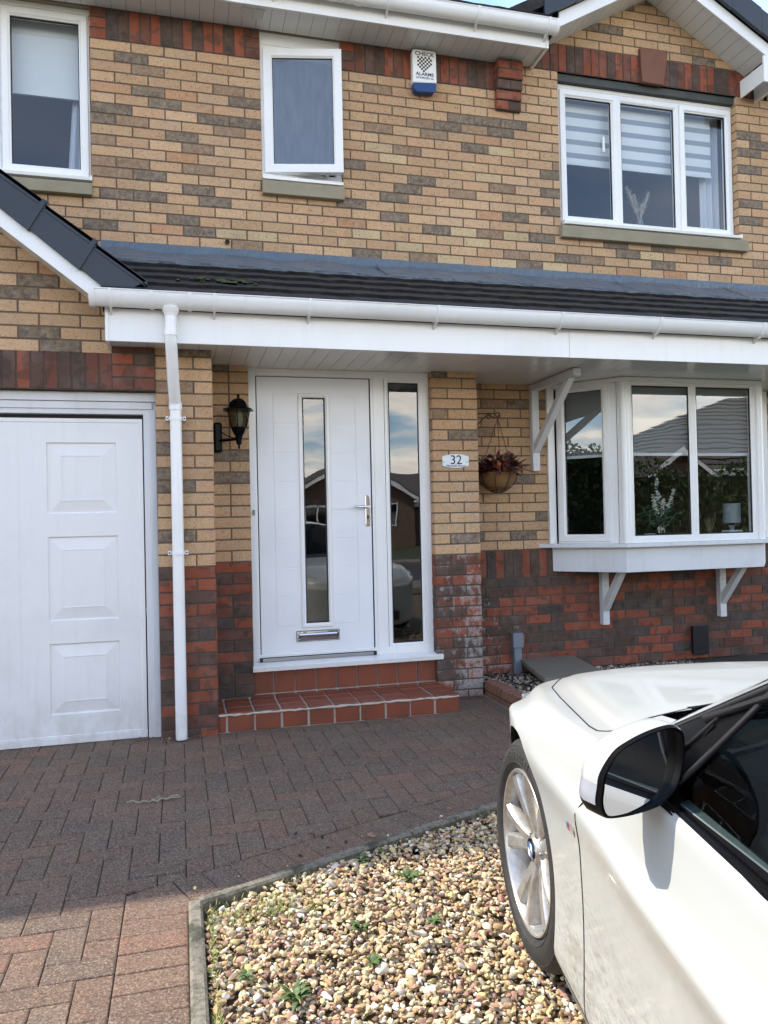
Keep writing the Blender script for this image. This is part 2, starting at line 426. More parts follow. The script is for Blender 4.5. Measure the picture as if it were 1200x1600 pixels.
for i in range(-30, 42):
    for j in range(-110, 22):
        x, y = .30-9*.1016+i*W, -2.0+j*W
        if x < -3.2 or x > 2.7 or y > -.0 or y < -8: continue
        m4 = (i-j) % 4
        if m4 == 0: emit(x, x+2*W, y, y+W)
        elif m4 == 3: emit(x, x+W, y, y+2*W)
yy = -3.02
while yy > -8: paver(pv, [(.30, yy-.103), (.508, yy-.103), (.508, yy), (.30, yy)]); yy -= .103
# border course square to the diagonal kerb
s = -.02
while s < 2.6:
    a = KA+kd*s; b = KA+kd*(s+.106)
    poly = [tuple(a+kn*.004), tuple(b+kn*.004), tuple(b+kn*.212), tuple(a+kn*.212)]
    poly = half_clip(poly, 1, 0, 2.60); poly = half_clip(poly, -1, 0, -.30)
    paver(pv, poly); s += .106
paver(pv, [(.30, -3.02), (.508, -3.02), (.530, -2.968), (.452, -2.772), (.385, -2.80), (.30, -2.838)])
dw = pv.build('driveway', pave_m); structure(dw)
o = g.build('paving_joint_sand', joint_m); structure(o)
# kerb: concrete edging
kb = MB()
def edging(p0, p1, w=.05, top=.022):
    p0, p1 = Vector(p0), Vector(p1); d = (p1-p0).normalized(); n = Vector((-d.y, d.x)); L = (p1-p0).length; s = 0
    while s < L-.01:
        e = min(s+.9, L); a = p0+d*(s+.003); b = p0+d*(e-.003)
        pts = []
        for off, z in ((0, -.06), (0, top-.008), (.008, top), (w-.008, top), (w, top-.008), (w, -.06)):
            pts.append((off, z))
        m = 10; P = []
        for i in range(m+1):
            q = a+(b-a)*i/m
            P.append([(q.x-n.x*o_, q.y-n.y*o_, z+rng.gauss(0, .0012)) for o_, z in pts])
        kb.grid(P); kb.add([P[0][i] for i in range(6)], [tuple(range(6))]); kb.add([P[-1][i] for i in range(6)], [tuple(range(6))])
        s = e
edging((.508, -8), (.508, -2.985), w=.046)
edging(tuple(KA+kd*-.02-kn*.0), tuple(KA+kd*1.45), w=.042)
edging(tuple(KA+kd*1.45), tuple(KA+kd*2.45+kn*.02), w=.048)
kb_o = kb.build('kerb', M['kerb'], smooth=35); structure(kb_o)

# gravel as one heap of separate stones
def ico(n):
    import bmesh
    bm = bmesh.new(); bmesh.ops.create_icosphere(bm, subdivisions=n, radius=1.0)
    v = np.array([p.co[:] for p in bm.verts]); f = np.array([[q.index for q in p.verts] for p in bm.faces]); bm.free(); return v, f
IV, IF = ico(2)
PAL = np.array([(.50, .385, .20), (.56, .46, .28), (.60, .53, .39), (.44, .28, .13), (.37, .20, .13), (.29, .15, .105), (.50, .33, .16), (.62, .58, .50), (.17, .14, .11), (.52, .41, .17)])
PW = np.array([.2, .18, .1, .1, .1, .08, .1, .05, .05, .04])
def stones(name, pts, size, zfn, seed, mat, pal=PAL, pw=PW):
    r = np.random.default_rng(seed); n = len(pts)
    V = np.empty((n, len(IV), 3), np.float32)
    protos = []
    for _ in range(24):
        p = IV.copy()
        for __ in range(9):
            d = r.normal(size=3); d /= np.linalg.norm(d); off = r.uniform(.42, .78)
            t = p@d; p = p - np.outer(np.maximum(t-off, 0), d)*r.uniform(.75, 1)
        p *= r.uniform(.85, 1.15, size=3); protos.append(p)
    protos = np.array(protos)
    sc_ = size*np.exp(r.normal(0, .30, n))[:, None]*np.array([1.0, .78, .55])*r.uniform(.8, 1.2, (n, 3))
    A = r.normal(size=(n, 3, 3)); A[:, 2] = A[:, 2]*.35+np.array([0, 0, 1.0]); Q = np.empty((n, 3, 3))
    z = A[:, 2]/np.linalg.norm(A[:, 2], axis=1)[:, None]; x = A[:, 0]-z*(A[:, 0]*z).sum(1)[:, None]; x /= np.linalg.norm(x, axis=1)[:, None]
    y = np.cross(z, x); Q[:, 0], Q[:, 1], Q[:, 2] = x, y, z
    P = protos[r.integers(0, 24, n)]*sc_[:, None, :]
    V = np.einsum('nij,njk->nik', P, Q)+pts[:, None, :]
    F = (IF[None]+(np.arange(n)*len(IV))[:, None, None]).reshape(-1, 3)
    me = bpy.data.meshes.new(name); V = V.reshape(-1, 3)
    me.vertices.add(len(V)); me.vertices.foreach_set('co', V.ravel().astype(np.float32))
    me.loops.add(F.size); me.loops.foreach_set('vertex_index', F.ravel().astype(np.int32))
    me.polygons.add(len(F)); me.polygons.foreach_set('loop_start', np.arange(0, F.size, 3, dtype=np.int32)); me.polygons.foreach_set('loop_total', np.full(len(F), 3, np.int32))
    me.polygons.foreach_set('use_smooth', np.ones(len(F), bool))
    cc = pal[r.choice(len(pal), n, p=pw/pw.sum())]*r.uniform(.75, 1.2, (n, 1))
    C4 = np.ones((n, len(IV), 4), np.float32); C4[:, :, :3] = cc[:, None, :]
    at = me.color_attributes.new('Col', 'FLOAT_COLOR', 'POINT'); at.data.foreach_set('color', C4.ravel())
    me.materials.append(mat); me.update(); me.validate()
    me.set_sharp_from_angle(angle=R(28))
    o = bpy.data.objects.new(name, me); col.objects.link(o); return o
k = NT('pebble_surface'); c = k.attr()
c = k.mix(k.math('MULTIPLY', k.rng(k.noise(90, 4, .7), .5, .75), .45), c, (.20, .12, .07))
c = k.mix(k.math('MULTIPLY', k.rng(k.noise(160, 3, .6), .55, .7), .3), c, (.6, .55, .45))
k.base(c); k.rough(.75); k.bump(k.noise(260, 3), .25, .001); pebble = k.m
def scatter(n, x0, x1, y0, y1, test, seed):
    r = np.random.default_rng(seed); P = np.stack([r.uniform(x0, x1, n), r.uniform(y0, y1, n)], 1)
    return P[np.array([test(p[0], p[1]) for p in P])]
def in_gravel(x, y):
    if x < .562: return False
    return (Vector((x, y))-KA).dot(kn) < -.056
def hump(x, y): return .012*math.sin(x*3.1+1)*math.sin(y*2.7)
P1 = scatter(28000, .56, 2.2, -4.6, -2.3, in_gravel, 1)
P2 = scatter(4200, .56, 3.2, -6.2, -2.0, lambda x, y: in_gravel(x, y) and not (x < 2.2 and y > -4.6), 2)
sp_ = np.array([list(KA+kd*rng.uniform(0, 1.3)+kn*rng.uniform(-.03, .09)) for _ in range(14)])
P = np.concatenate([P1, P2, sp_]); r_ = np.random.default_rng(3)
Z = np.array([hump(x, y) for x, y in P])-.018+r_.uniform(0, .024, len(P)); Z[-14:] = .012
gs = stones('gravel', np.column_stack([P, Z]), .0098, None, 4, pebble)
tag(gs, 'cream, tan and pink pebbles filling the front bed beside the white car', 'gravel', kind='stuff')
g = MB(); g.quad((.55, -8, -.03), (4.5, -8, -.03), (4.5, -1.9, -.03), (.55, -3.02, -.03))
k = NT('gravel_bed_soil'); k.base(k.mix(k.noise(60, 5, .7), (.05, .035, .02), (.2, .14, .08))); k.rough(.95)
structure(g.build('gravel_bed', k.m))

# ------------------------------------------------------------------ brickwork
BUFF = dict(t=[(.52, .325, .175), (.55, .35, .20), (.48, .295, .155), (.53, .335, .185), (.50, .295, .160)], b=(.25, .155, .095), d=(.125, .097, .074), y=(.54, .40, .22), o=(.46, .235, .115))
marks = {'d': [], 'b': [], 'y': [], 'o': []}
def mk(ox, oy, s, cls, pts):
    for a, b in pts: marks[cls].append((ox+a/s, oy+b/s))
mk(130, 40, 4, 'd', [(300, 210), (410, 408), (505, 487), (235, 525), (125, 575), (815, 590), (1010, 605), (1010, 485), (620, 690)])
mk(130, 40, 4, 'b', [(415, 285), (905, 405), (305, 595), (905, 660), (125, 710), (715, 770)]); mk(130, 40, 4, 'o', [(100, 510), (240, 395)])
mk(130, 230, 4, 'd', [(420, 180), (720, 265), (245, 290), (420, 310), (815, 345), (105, 475), (725, 520), (620, 450)])
mk(130, 230, 4, 'b', [(715, 20), (135, 85), (310, 95), (720, 140), (115, 150), (1030, 605), (1140, 490)]); mk(130, 230, 4, 'o', [(525, 505), (60, 540)]); mk(130, 230, 4, 'y', [(935, 540), (1110, 555)])
mk(520, 180, 3.333, 'd', [(670, 20), (800, 30), (940, 48), (600, 60), (875, 95), (745, 175), (95, 200), (110, 250), (470, 340), (1130, 310), (390, 380), (320, 430), (90, 460), (1135, 500), (315, 528), (940, 530), (545, 600), (1090, 640), (160, 720), (1020, 790)])
mk(520, 180, 3.333, 'b', [(460, 40), (235, 68), (735, 82), (525, 98), (95, 100), (385, 180), (1145, 165), (1150, 265), (1145, 355), (675, 410), (885, 378), (1130, 405), (820, 618), (960, 740), (475, 745)])
mk(520, 180, 3.333, 'y', [(240, 165), (880, 187), (325, 220), (810, 325), (685, 610), (170, 618), (955, 635), (750, 665), (395, 690), (615, 755), (890, 775)]); mk(520, 180, 3.333, 'o', [(100, 565), (820, 130), (820, 525)])
mk(840, 360, 3.333, 'd', [(410, 75), (660, 92), (40, 45), (160, 150), (470, 125), (600, 180), (950, 158), (680, 188)]); mk(840, 360, 3.333, 'b', [(290, 165), (1160, 170), (5, 185)]); mk(840, 360, 3.333, 'y', [(90, 190), (595, 133)])
mk(840, 0, 3.333, 'd', [(80, 765), (80, 865), (65, 905), (80, 955), (65, 1000), (70, 1100), (425, 35), (690, 40), (590, 20), (860, 330), (245, 150), (380, 165), (1090, 700), (1110, 795), (1110, 880), (1110, 1060), (1130, 1150), (1140, 760)])
mk(660, 570, 5.519, 'd', [(825, 345), (1035, 345), (900, 990), (1025, 1310), (865, 1475), (155, 80), (345, 605), (370, 1495), (490, 190)])
mk(660, 570, 5.519, 'b', [(490, 345), (490, 510), (555, 595), (500, 665), (160, 430)])
mk(230, 540, 6.153, 'd', [(450, 70), (150, 975), (150, 1215), (150, 1330), (410, 1330), (710, 1030), (870, 1035), (890, 1245), (690, 200)])
mk(230, 540, 6.153, 'b', [(150, 850), (405, 850), (390, 375), (140, 370)])
mk(230, 800, 4.21, 'd', [(120, 150), (290, 145)])
mk(0, 240, 3, 'd', [(130, 585), (290, 590), (60, 635), (230, 635), (130, 830), (240, 905), (400, 320)])
marked = [(x, y, c_) for c_, l_ in marks.items() for x, y in l_]
def buff_col(p, w):
    cl = None
    x, y = px_of(p)
    if -40 < x < 1240 and -40 < y < 1000:
        e = 225*.5*FPX/1000/((Vector(p)-CAM).dot(FWD)) * (w/.225)
        for a, b, c_ in marked:
            if abs(a-x) < e*.80 and abs(b-y) < e*.30: cl = c_; break
        if cl is None and rng.random() < .03: cl = rng.choice('booy')
    elif rng.random() < .2: cl = rng.choice('ddboy')
    base = rng.choice(BUFF['t']) if cl is None else BUFF[cl]
    f = rng.uniform(.88, 1.10)
    return tuple(q*f for q in base)
def red_col(p, w):
    q = rng.random()
    base = (.245, .062, .028) if q < .36 else ((.088, .048, .033) if q < .70 else ((.15, .05, .03) if q < .9 else (.065, .045, .037)))
    f = rng.uniform(.85, 1.15); return tuple(c_*f for c_ in base)
class Brick:
    """collects buff, red and mortar faces for one wall"""
    def __init__(s): s.mb = MB()
    def brick(s, Mp, a0, a1, z0, z1, kind):
        w = a1-a0
        if w < .012: return
        p = Mp((a0+a1)/2, 0, (z0+z1)/2)
        c_ = buff_col(p, w) if kind == 'buff' else red_col(p, w)
        j = rng.uniform(-.001, .001); d1 = .005+rng.uniform(-.001, .001); o_ = .0015
        q = [rng.uniform(-.0008, .0008) for _ in range(4)]
        vs = [Mp(a0, -.004, z0), Mp(a1, -.004, z0), Mp(a1, -.004, z1), Mp(a0, -.004, z1),
              Mp(a0+q[0], d1-.002, z0+q[1]), Mp(a1+q[2], d1-.002, z0+q[1]), Mp(a1+q[2], d1-.002, z1+q[3]), Mp(a0+q[0], d1-.002, z1+q[3]),
              Mp(a0+.0025, d1, z0+.0025+j), Mp(a1-.0025, d1, z0+.0025-j), Mp(a1-.0025, d1, z1-.0025), Mp(a0+.0025, d1, z1-.0025)]
        fs = [(0, 1, 5, 4), (1, 2, 6, 5), (2, 3, 7, 6), (3, 0, 4, 7), (4, 5, 9, 8), (5, 6, 10, 9), (6, 7, 11, 10), (7, 4, 8, 11), (8, 9, 10, 11)]
        s.mb.add(vs, fs, 0 if kind == 'buff' else 1, c_)
    def mortar(s, Mp, a0, a1, z0, z1, kind):
        s.mb.add([Mp(a0, 0, z0), Mp(a1, 0, z0), Mp(a1, 0, z1), Mp(a0, 0, z1)], [(0, 1, 2, 3)], 2 if kind == 'buff' else 3, (.5, .5, .5))
    def course(s, Mp, ivs, z0, kind, phase, L=.225, h=.075, j=.010, joints=None):
        for a0, a1 in ivs:
            if a1-a0 < .02: continue
            s.mortar(Mp, a0, a1, z0, z0+h, kind)
            if joints is not None: js = [q for q in joints if a0+.03 < q < a1-.03]
            else:
                k0 = math.ceil((a0+.05-phase)/L); js = []
                while phase+k0*L < a1-.05: js.append(phase+k0*L); k0 += 1
            e = [a0-j/2] + js + [a1+j/2]
            for p, q in zip(e[:-1], e[1:]): s.brick(Mp, p+j/2+rng.uniform(-.001, .001), q-j/2, z0+j/2, z0+h-j/2, kind)
    def soldier(s, Mp, a0, a1, z0, z1, stack0=0, stack1=0, j=.010):
        s.mortar(Mp, a0, a1, z0, z1, 'red')
        n = round((z1-z0)/.075)
        for st, x0, x1 in ((stack0, a0, a0+.1075), (stack1, a1-.1075, a1)):
            if st:
                for i in range(n): s.brick(Mp, x0+(0 if st and x0 == a0 else j/2), x1-(0 if x1 == a1 else j/2), z0+i*.075+j/2, z0+(i+1)*.075-j/2, 'red')
        b0 = a0+(.1075+j/2 if stack0 else 0); b1 = a1-(.1075+j/2 if stack1 else 0)
        m = max(1, round((b1-b0)/.075)); w = (b1-b0)/m
        for i in range(m): s.brick(Mp, b0+i*w+(j/2 if i else 0), b0+(i+1)*w-(j/2 if i < m-1 else 0), z0+j/2, z1-j/2, 'red')
    def build(s, name, parent): return s.mb.build(name, [M['buff'], M['red'], M['mortar_brown'], M['mortar_grey']], parent, recalc=False)
def front(Y): return lambda a, d, z: (a, Y-d, z)
def sideR(X): return lambda a, d, z: (X+d, a, z)      # faces +x, a runs along y
def sideL(X): return lambda a, d, z: (X-d, -a, z)     # faces -x, a runs along -y
def cut(ivs, holes):
    for h0, h1 in holes:
        out = []
        for a0, a1 in ivs:
            if h1 <= a0 or h0 >= a1: out.append((a0, a1)); continue
            if h0 > a0: out.append((a0, h0))
            if h1 < a1: out.append((h1, a1))
        ivs = out
    return ivs
ZB = 1.025      # red bricks below, buff above
HOUSE = thing('detached_house', 'buff and red brick house with white porch roof and black tiles', 'house', (1.5, .5, 0))
XL, XR = -5.6, 5.74
# holes in the y=0 wall: (x0, x1, z0, z1)
holes = [(-1.235, -.045, 3.65, 4.95), (1.129, 1.741, 3.80, 4.95), (3.548, 5.27, 3.65, 4.925), (3.43, 5.42, 1.065, 2.34)]
def gl(z): return 3.486+(z-5.213)/.585
def grr(z): return 5.553-(z-5.102)/.565
F0 = front(0.0)
B = Brick()
row = 0
for k_ in range(-14, 63):
    z0 = 4.70-.075*k_; zm = z0+.0375
    if z0 < -.03: break
    kind = 'buff' if z0 > ZB-.01 else 'red'
    if z0 > 4.92: ivs = [(max(3.26, gl(zm)-.06), min(XR, grr(zm)+.06))]
    elif z0 > 3.1: ivs = [(XL, XR)]
    else: ivs = [(2.605, XR)]
    if ivs[0][1] <= ivs[0][0]: continue
    hs = [(h[0], h[1]) for h in holes if h[2]-.03 < zm < h[3]+.0]
    if z0 > 4.69 and z0 < 4.92: hs += [(XL, 3.205)]            # soldier course zone, built below
    if 4.92 < z0 < 5.14: hs += [(3.2, 5.60)]
    if .79 < z0 < ZB-.01: hs += [(2.605, XR)]
    if 2.40 < z0 < 3.1: pass
    ivs = cut(ivs, hs)
    B.course(F0, ivs, z0, kind, 0.0 if (k_ % 2 == 1) else .1125)
B.soldier(F0, -.045, 1.129, 4.70, 4.925, 1, 1); B.soldier(F0, 1.741, 2.99, 4.70, 4.925, 1, 0); B.soldier(F0, XL, -1.235, 4.70, 4.925, 0, 1)
B.mortar(F0, 2.99, 3.205, 4.70, 4.925, 'red')
B.soldier(F0, 3.26, 5.50, 4.925, 5.15); B.course(F0, [(5.50, 5.56)], 4.925, 'buff', 0)
B.soldier(F0, 2.605, XR, .80, 1.025)
# window jambs
def jamb(X, z0, z1, facing, depth, kind='buff', y0=0.0):
    n = round((z1-z0)/.075)
    for i in range(n):
        zz = z0+i*.075
        if facing > 0: B.course(sideR(X), [(y0, y0+depth)], zz, kind, 0, joints=[])
        else: B.course(sideL(X), [(-y0-depth, -y0)], zz, kind, 0, joints=[])
for h in holes[:3]:
    z0 = h[2]; z1 = min(h[3], 4.925)
    jamb(h[1], z0, z1, -1, .09); jamb(h[0], z0, z1, 1, .09)
B.build('brick_wall', HOUSE)
# right end and rear of the house, plain
B = Brick()
for i in range(0, 66):
    z0 = .025+.075*(i-1)
    if z0 > 4.85: break
    B.course(sideR(XR), [(0.0, 7.0)], z0, 'buff' if z0 > ZB-.01 else 'red', 0.1125*(i % 2))
B.build('brick_wall', HOUSE)
# porch wall with the two piers of the door opening
B = Brick(); BL_ = Brick(); FP = front(-.43)
for i in range(0, 32):
    z0 = ZB-.075*14+.075*i
    if z0 > 2.34: break
    kind = 'buff' if z0 > ZB-.01 else 'red'; par = i % 2
    BL_.course(FP, [(.703, .962)], z0, kind, 0, joints=[] if (par and rng.random() < .6) else [.832])
    B.course(FP, [(2.263, 2.605)], z0, kind, 0, joints=[2.263+(.1175 if par else .228)])
    B.course(sideR(2.605), [(-.43, 0)], z0, kind, 0, joints=[-.43+(.1125 if par else .225)])
    B.course(sideL(2.263), [(.36, .43)], z0, kind, 0, joints=[])
B.build('porch_pier', HOUSE); BL_.build('porch_wall', HOUSE)
# garage wall: narrow pier beside the garage door, red soldier course and buff gable
B = Brick(); FG = front(-.86); XC = -.915
def gr(z): return .02+(2.62-z)/.77
for i in range(0, 60):
    z0 = ZB-.075*14+.075*i; kind = 'buff' if z0 > ZB-.01 else 'red'; par = i % 2
    if z0 < 2.34:
        B.course(FG, [(.373, .703)], z0, kind, 0, joints=[.373+(.1125 if par else .222)])
        B.course(FG, [(2*XC-.703, 2*XC-.373)], z0, kind, 0, joints=[2*XC-.373-(.1125 if par else .222)])
        B.course(sideR(.703), [(-.86, -.43)], z0, kind, 0, joints=[-.86+(.1125 if par else .225)])
    if z0 > 2.29:
        e = min(.13, gr(z0+.0375)+.05); e2 = max(2*XC-.7, 2*XC-gr(z0+.0375)-.05)
        if e > e2+.1: B.course(FG, [(e2, e)], z0, 'buff', .07+.1125*par)
B.soldier(FG, 2*XC-.13, .13, 2.085, 2.31)
for i in range(4):
    z0 = 2.085+i*.075
    B.mortar(front(-.875), .13, .373, z0, z0+.075, 'red')
    for a0, a1 in ([(.132, .248), (.258, .371)] if i != 1 else [(.132, .371)]): B.brick(front(-.875), a0, a1, z0+.005, z0+.07, 'red')
    B.mortar(sideL(.13), .86, .875, z0, z0+.075, 'red')
B.build('garage_wall', HOUSE)
# brick corbel under the end of the upper eaves
B = Brick()
for i, (pr, two) in enumerate([(.035, 1), (.05, 0), (.07, 1), (.085, 0), (.085, 1)]):
    z0 = 4.535+i*.075
    Mf = front(-pr)
    B.mortar(Mf, 2.995, 3.20, z0, z0+.075, 'red')
    for a0, a1 in ([(2.995, 3.093), (3.103, 3.20)] if two else [(2.995, 3.20)]): B.brick(Mf, a0, a1, z0+.004, z0+.071, 'red')
    B.brick(sideL(2.995), .0, pr, z0+.004, z0+.071, 'red'); B.brick(sideR(3.20), -pr, 0.0, z0+.004, z0+.071, 'red')
    B.mb.box(2.995, 3.20, -pr+.001, .0, z0, z0+.075, 3, (.5, .5, .5))
B.build('corbel', HOUSE)
k5 = MB(); k5.prism([(4.305, -.002, 5.205), (4.575, -.002, 5.213), (4.524, -.002, 4.915), (4.318, -.002, 4.917)], (0, -.035, 0)); k5.build('keystone', M['keystone'], HOUSE, bevel=.004)
# lintel strip, sills
s_ = MB(); s_.box(3.548, 5.27, .02, .10, 4.865, 4.924); s_.build('lintel', M['lintel'], HOUSE)
def stone_sill(x0, x1, z0, z1, n='stone_sill'):
    m = MB(); m.add([(x0, -.058, z0), (x1, -.058, z0), (x1, .08, z0), (x0, .08, z0), (x0, -.058, z1-.012), (x1, -.058, z1-.012), (x1, .08, z1), (x0, .08, z1)],
                    [(0, 3, 2, 1), (4, 5, 6, 7), (0, 1, 5, 4), (2, 3, 7, 6), (0, 4, 7, 3), (1, 2, 6, 5)])
    return m.build(n, M['stone'], HOUSE, bevel=.004)
stone_sill(-1.30, -.045, 3.572, 3.665); stone_sill(1.129, 1.738, 3.692, 3.80); stone_sill(3.533, 5.318, 3.548, 3.655)

# ------------------------------------------------------------------ windows
FRAME = [(0, .07), (0, 0), (.040, 0), (.046, .006), (.046, .07)]
SASH = [(0, .05), (0, .004), (.003, 0), (.040, 0), (.050, .010), (.056, .012), (.056, .05)]
def window_part(name='window'):
    e = bpy.data.objects.new(name, None); col.objects.link(e); e.parent = HOUSE; e.matrix_parent_inverse = pworld(HOUSE).inverted(); return e
# an Empty part placed at the world origin keeps its children in world coordinates
def upart(name, parent=None):
    parent = parent or HOUSE
    e = bpy.data.objects.new(name, None); col.objects.link(e); e.empty_display_size = .1
    e.parent = parent; e.matrix_parent_inverse = pworld(parent).inverted(); return e
def kid(mb, name, mat, parent, **kw):
    o = mb.build(name, mat, None, **kw); o.parent = parent
    return o
def pane(parent, x0, x1, z0, z1, y, mat=None):
    mat = mat or ('glass_up' if z0 > 3 else 'glass')
    m = MB(); m.quad((x0, y, z0), (x1, y, z0), (x1, y, z1), (x0, y, z1)); o = kid(m, 'pane', M[mat], parent, recalc=False)
    m = MB(); m.ring(x0-.004, x1+.004, z0-.004, z1+.004, [(0, .0), (.008, -.0), (.012, .012)], y=y-.006); kid(m, 'gasket', M['rubber'], parent)
def room(parent, x0, x1, y0, y1, z0, z1):
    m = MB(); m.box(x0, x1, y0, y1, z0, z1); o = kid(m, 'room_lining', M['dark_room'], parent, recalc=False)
    # remove the side that faces the window
    me = o.data; import bmesh
    bm = bmesh.new(); bm.from_mesh(me)
    bmesh.ops.delete(bm, geom=[f for f in bm.faces if f.calc_center_median().y < y0+.001], context='FACES_ONLY'); bm.to_mesh(me); bm.free()
# windows are parts: window > frame, sash, pane, gasket, sill
def casement_window(x0, x1, z0, z1, lights, y=.065):
    w = upart('window'); m = MB()
    m.ring(x0, x1, z0, z1, FRAME, y)
    xs = sorted({a for a, b, c_ in lights} | {b for a, b, c_ in lights})
    for q in xs[1:-1]: m.box(q-.028, q+.028, y+.001, y+.065, z0+.04, z1-.04)
    m.box(x0-.004, x1+.004, y-.004, y+.03, z1, z1+(.038 if x1 < 0 else .028))
    kid(m, 'frame', M['upvc'], w, bevel=.0015)
    for a, b, op in lights:
        if op:
            s0, s1 = a+(.012 if a == x0 else .006), b-(.012 if b == x1 else .006)
            m = MB(); m.ring(s0, s1, z0+.014, z1-.014, SASH, y-.014); kid(m, 'sash', M['upvc'], w)
            pane(w, s0+.056, s1-.056, z0+.07, z1-.07, y+.012)
        else:
            c0, c1 = a+(.046 if a == x0 else .028), b-(.046 if b == x1 else .028)
            m = MB(); m.ring(c0, c1, z0+.044, z1-.044, [(0, .0), (.0, -.004), (.010, .004), (.014, .02)], y+.006); kid(m, 'bead', M['upvc'], w)
            pane(w, c0+.012, c1-.012, z0+.056, z1-.056, y+.02)
    m = MB(); m.prism([(x0-.0, -.022, z0-.028), (x0-.0, -.028, z0-.006), (x0-.0, y+.02, z0+.004), (x0-.0, y+.02, z0-.03)], (x1-x0, 0, 0)); m.box(x0-.012, x0-.0, -.03, y, z0-.032, z0+.004); m.box(x1, x1+.012, -.03, y, z0-.032, z0+.004)
    kid(m, 'sill', M['upvc'], w, bevel=.002)
    return w
wl = casement_window(-1.20, -.058, 3.715, 4.885, [(-1.20, -.632, True), (-.632, -.058, True)], y=.05)
room(wl, -1.6, .5, .14, 2.6, 3.3, 5.2)
w3 = casement_window(3.582, 5.268, 3.70, 4.835, [(3.582, 4.136, True), (4.136, 4.728, False), (4.728, 5.268, True)])
room(w3, 3.3, 5.6, .15, 2.8, 3.3, 5.2)
m = MB(); m.box(3.985, 4.0, .045, .065, 4.33, 4.46); kid(m, 'handle', M['upvc'], w3, bevel=.003)
# small bathroom window, its sash swung open on left hinges
w2 = upart('window'); m = MB()
X0, X1, Z0, Z1 = 1.133, 1.737, 3.845, 4.83
m.ring(X0, X1, Z0, Z1, FRAME, .02); m.box(X0, X1, .015, .06, Z1, Z1+.028); m.box(X0, X1, .018, .06, Z1+.026, 4.924); kid(m, 'frame', M['upvc'], w2, bevel=.0015)
ang = R(-11.5); hx, hy = 1.150, .008
def TS(x, y, z):
    dx, dy = x-hx, y-.0
    return (hx+dx*math.cos(ang)-dy*math.sin(ang), hy+dx*math.sin(ang)+dy*math.cos(ang), z)
m = MB(); m.ring(1.152, 1.735, 3.872, 4.798, [(0, .05), (0, .004), (.003, 0), (.055, 0), (.068, .012), (.068, .05)], 0, T=TS); kid(m, 'sash', M['upvc'], w2)
m = MB(); q = [TS(1.22, .02, 3.94), TS(1.667, .02, 3.94), TS(1.667, .02, 4.73), TS(1.22, .02, 4.73)]; m.quad(*q)
M['obscure'] = glass('obscured_glass', 3.6, .16, (.62, .66, .68), bump=(60, .12, .01), frost=.06); kid(m, 'pane', M['obscure'], w2, recalc=False)
m = MB(); m.ring(1.216, 1.671, 3.936, 4.734, [(0, .0), (.006, 0), (.009, .01)], .012, T=TS); kid(m, 'gasket', M['rubber'], w2)
m = MB(); m.tube([(1.40, .04, 3.868), (1.44, -.045, 3.868), (1.56, -.03, 3.868)], .006, 6); m.box(1.60, 1.62, -.05, .05, 3.86, 3.872); kid(m, 'stay', M['steel'], w2)
m = MB(); m.prism([(X0, -.03, 3.81), (X0, -.034, 3.832), (X0, .06, 3.845), (X0, .06, 3.80)], (X1-X0, 0, 0)); kid(m, 'sill', M['upvc'], w2, bevel=.002)
room(w2, .9, 2.0, .14, 2.0, 3.3, 5.2)
# ------------------------------------------------------------------ bay window
bay = upart('bay_window')
P0, P1, P2, P3 = Vector((3.40, .0)), Vector((3.800, -.44)), Vector((5.05, -.44)), Vector((5.45, .0))
def seg(a, b):
    d = (b-a).normalized(); n = Vector((d.y, -d.x))   # outward
    return lambda x, y, z: (a.x+d.x*x-n.x*y, a.y+d.y*x-n.y*y, z)
BZ0, BZ1 = 1.065, 2.338
m = MB(); mg = MB()
panes = []
def lights(a, b, parts):
    T = seg(a, b); L = (b-a).length
    m.ring(0, L, BZ0, BZ1, FRAME, 0, T=T)
    xs = [p[0] for p in parts][1:]
    for q in xs: m.add([T(*p) for p in [(q-.024, .001, BZ0+.04), (q+.024, .001, BZ0+.04), (q+.024, .05, BZ0+.04), (q-.024, .05, BZ0+.04), (q-.024, .001, BZ1-.04), (q+.024, .001, BZ1-.04), (q+.024, .05, BZ1-.04), (q-.024, .05, BZ1-.04)]], [(0, 1, 2, 3), (4, 7, 6, 5), (0, 4, 5, 1), (1, 5, 6, 2), (2, 6, 7, 3), (3, 7, 4, 0)])
    for x0, x1, op in parts:
        if op:
            s = MB(); s.ring(x0+.012, x1-.012, BZ0+.016, BZ1-.016, SASH, -.014, T=T); kid(s, 'sash', M['upvc'], bay); i = .068
        else:
            s = MB(); l_, r_2 = x0+(.046 if x0 == 0 else .024), x1-(.046 if abs(x1-L) < .01 else .024)
            s.ring(l_, r_2, BZ0+.044, BZ1-.044, [(0, 0), (0, -.003), (.010, .004), (.014, .02)], .006, T=T); kid(s, 'bead', M['upvc'], bay)
            i = .058
            x0, x1 = l_-.046+0, r_2+.046
        g0, g1 = x0+i, x1-i
        q = [T(g0, .018, BZ0+i+.0), T(g1, .018, BZ0+i), T(g1, .018, BZ1-i), T(g0, .018, BZ1-i)]
        s = MB(); s.quad(*q); kid(s, 'pane', M['glass'], bay, recalc=False)
        s = MB(); s.ring(g0-.003, g1+.003, BZ0+i-.003, BZ1-i+.003, [(0, 0), (.007, 0), (.010, .01)], .012, T=T); kid(s, 'gasket', M['rubber'], bay)
lights(P0+(P1-P0)*.10, P1-(P1-P0)*.165, [(0, (P1-P0).length*.735, True)])
L = (P2-P1).length-.06
lights(P1+Vector((.03, 0)), P2-Vector((.03, 0)), [(0, L/2, False), (L/2, L, False)])
lights(P2+(P3-P2)*.165, P3-(P3-P2)*.10, [(0, (P1-P0).length*.735, True)])
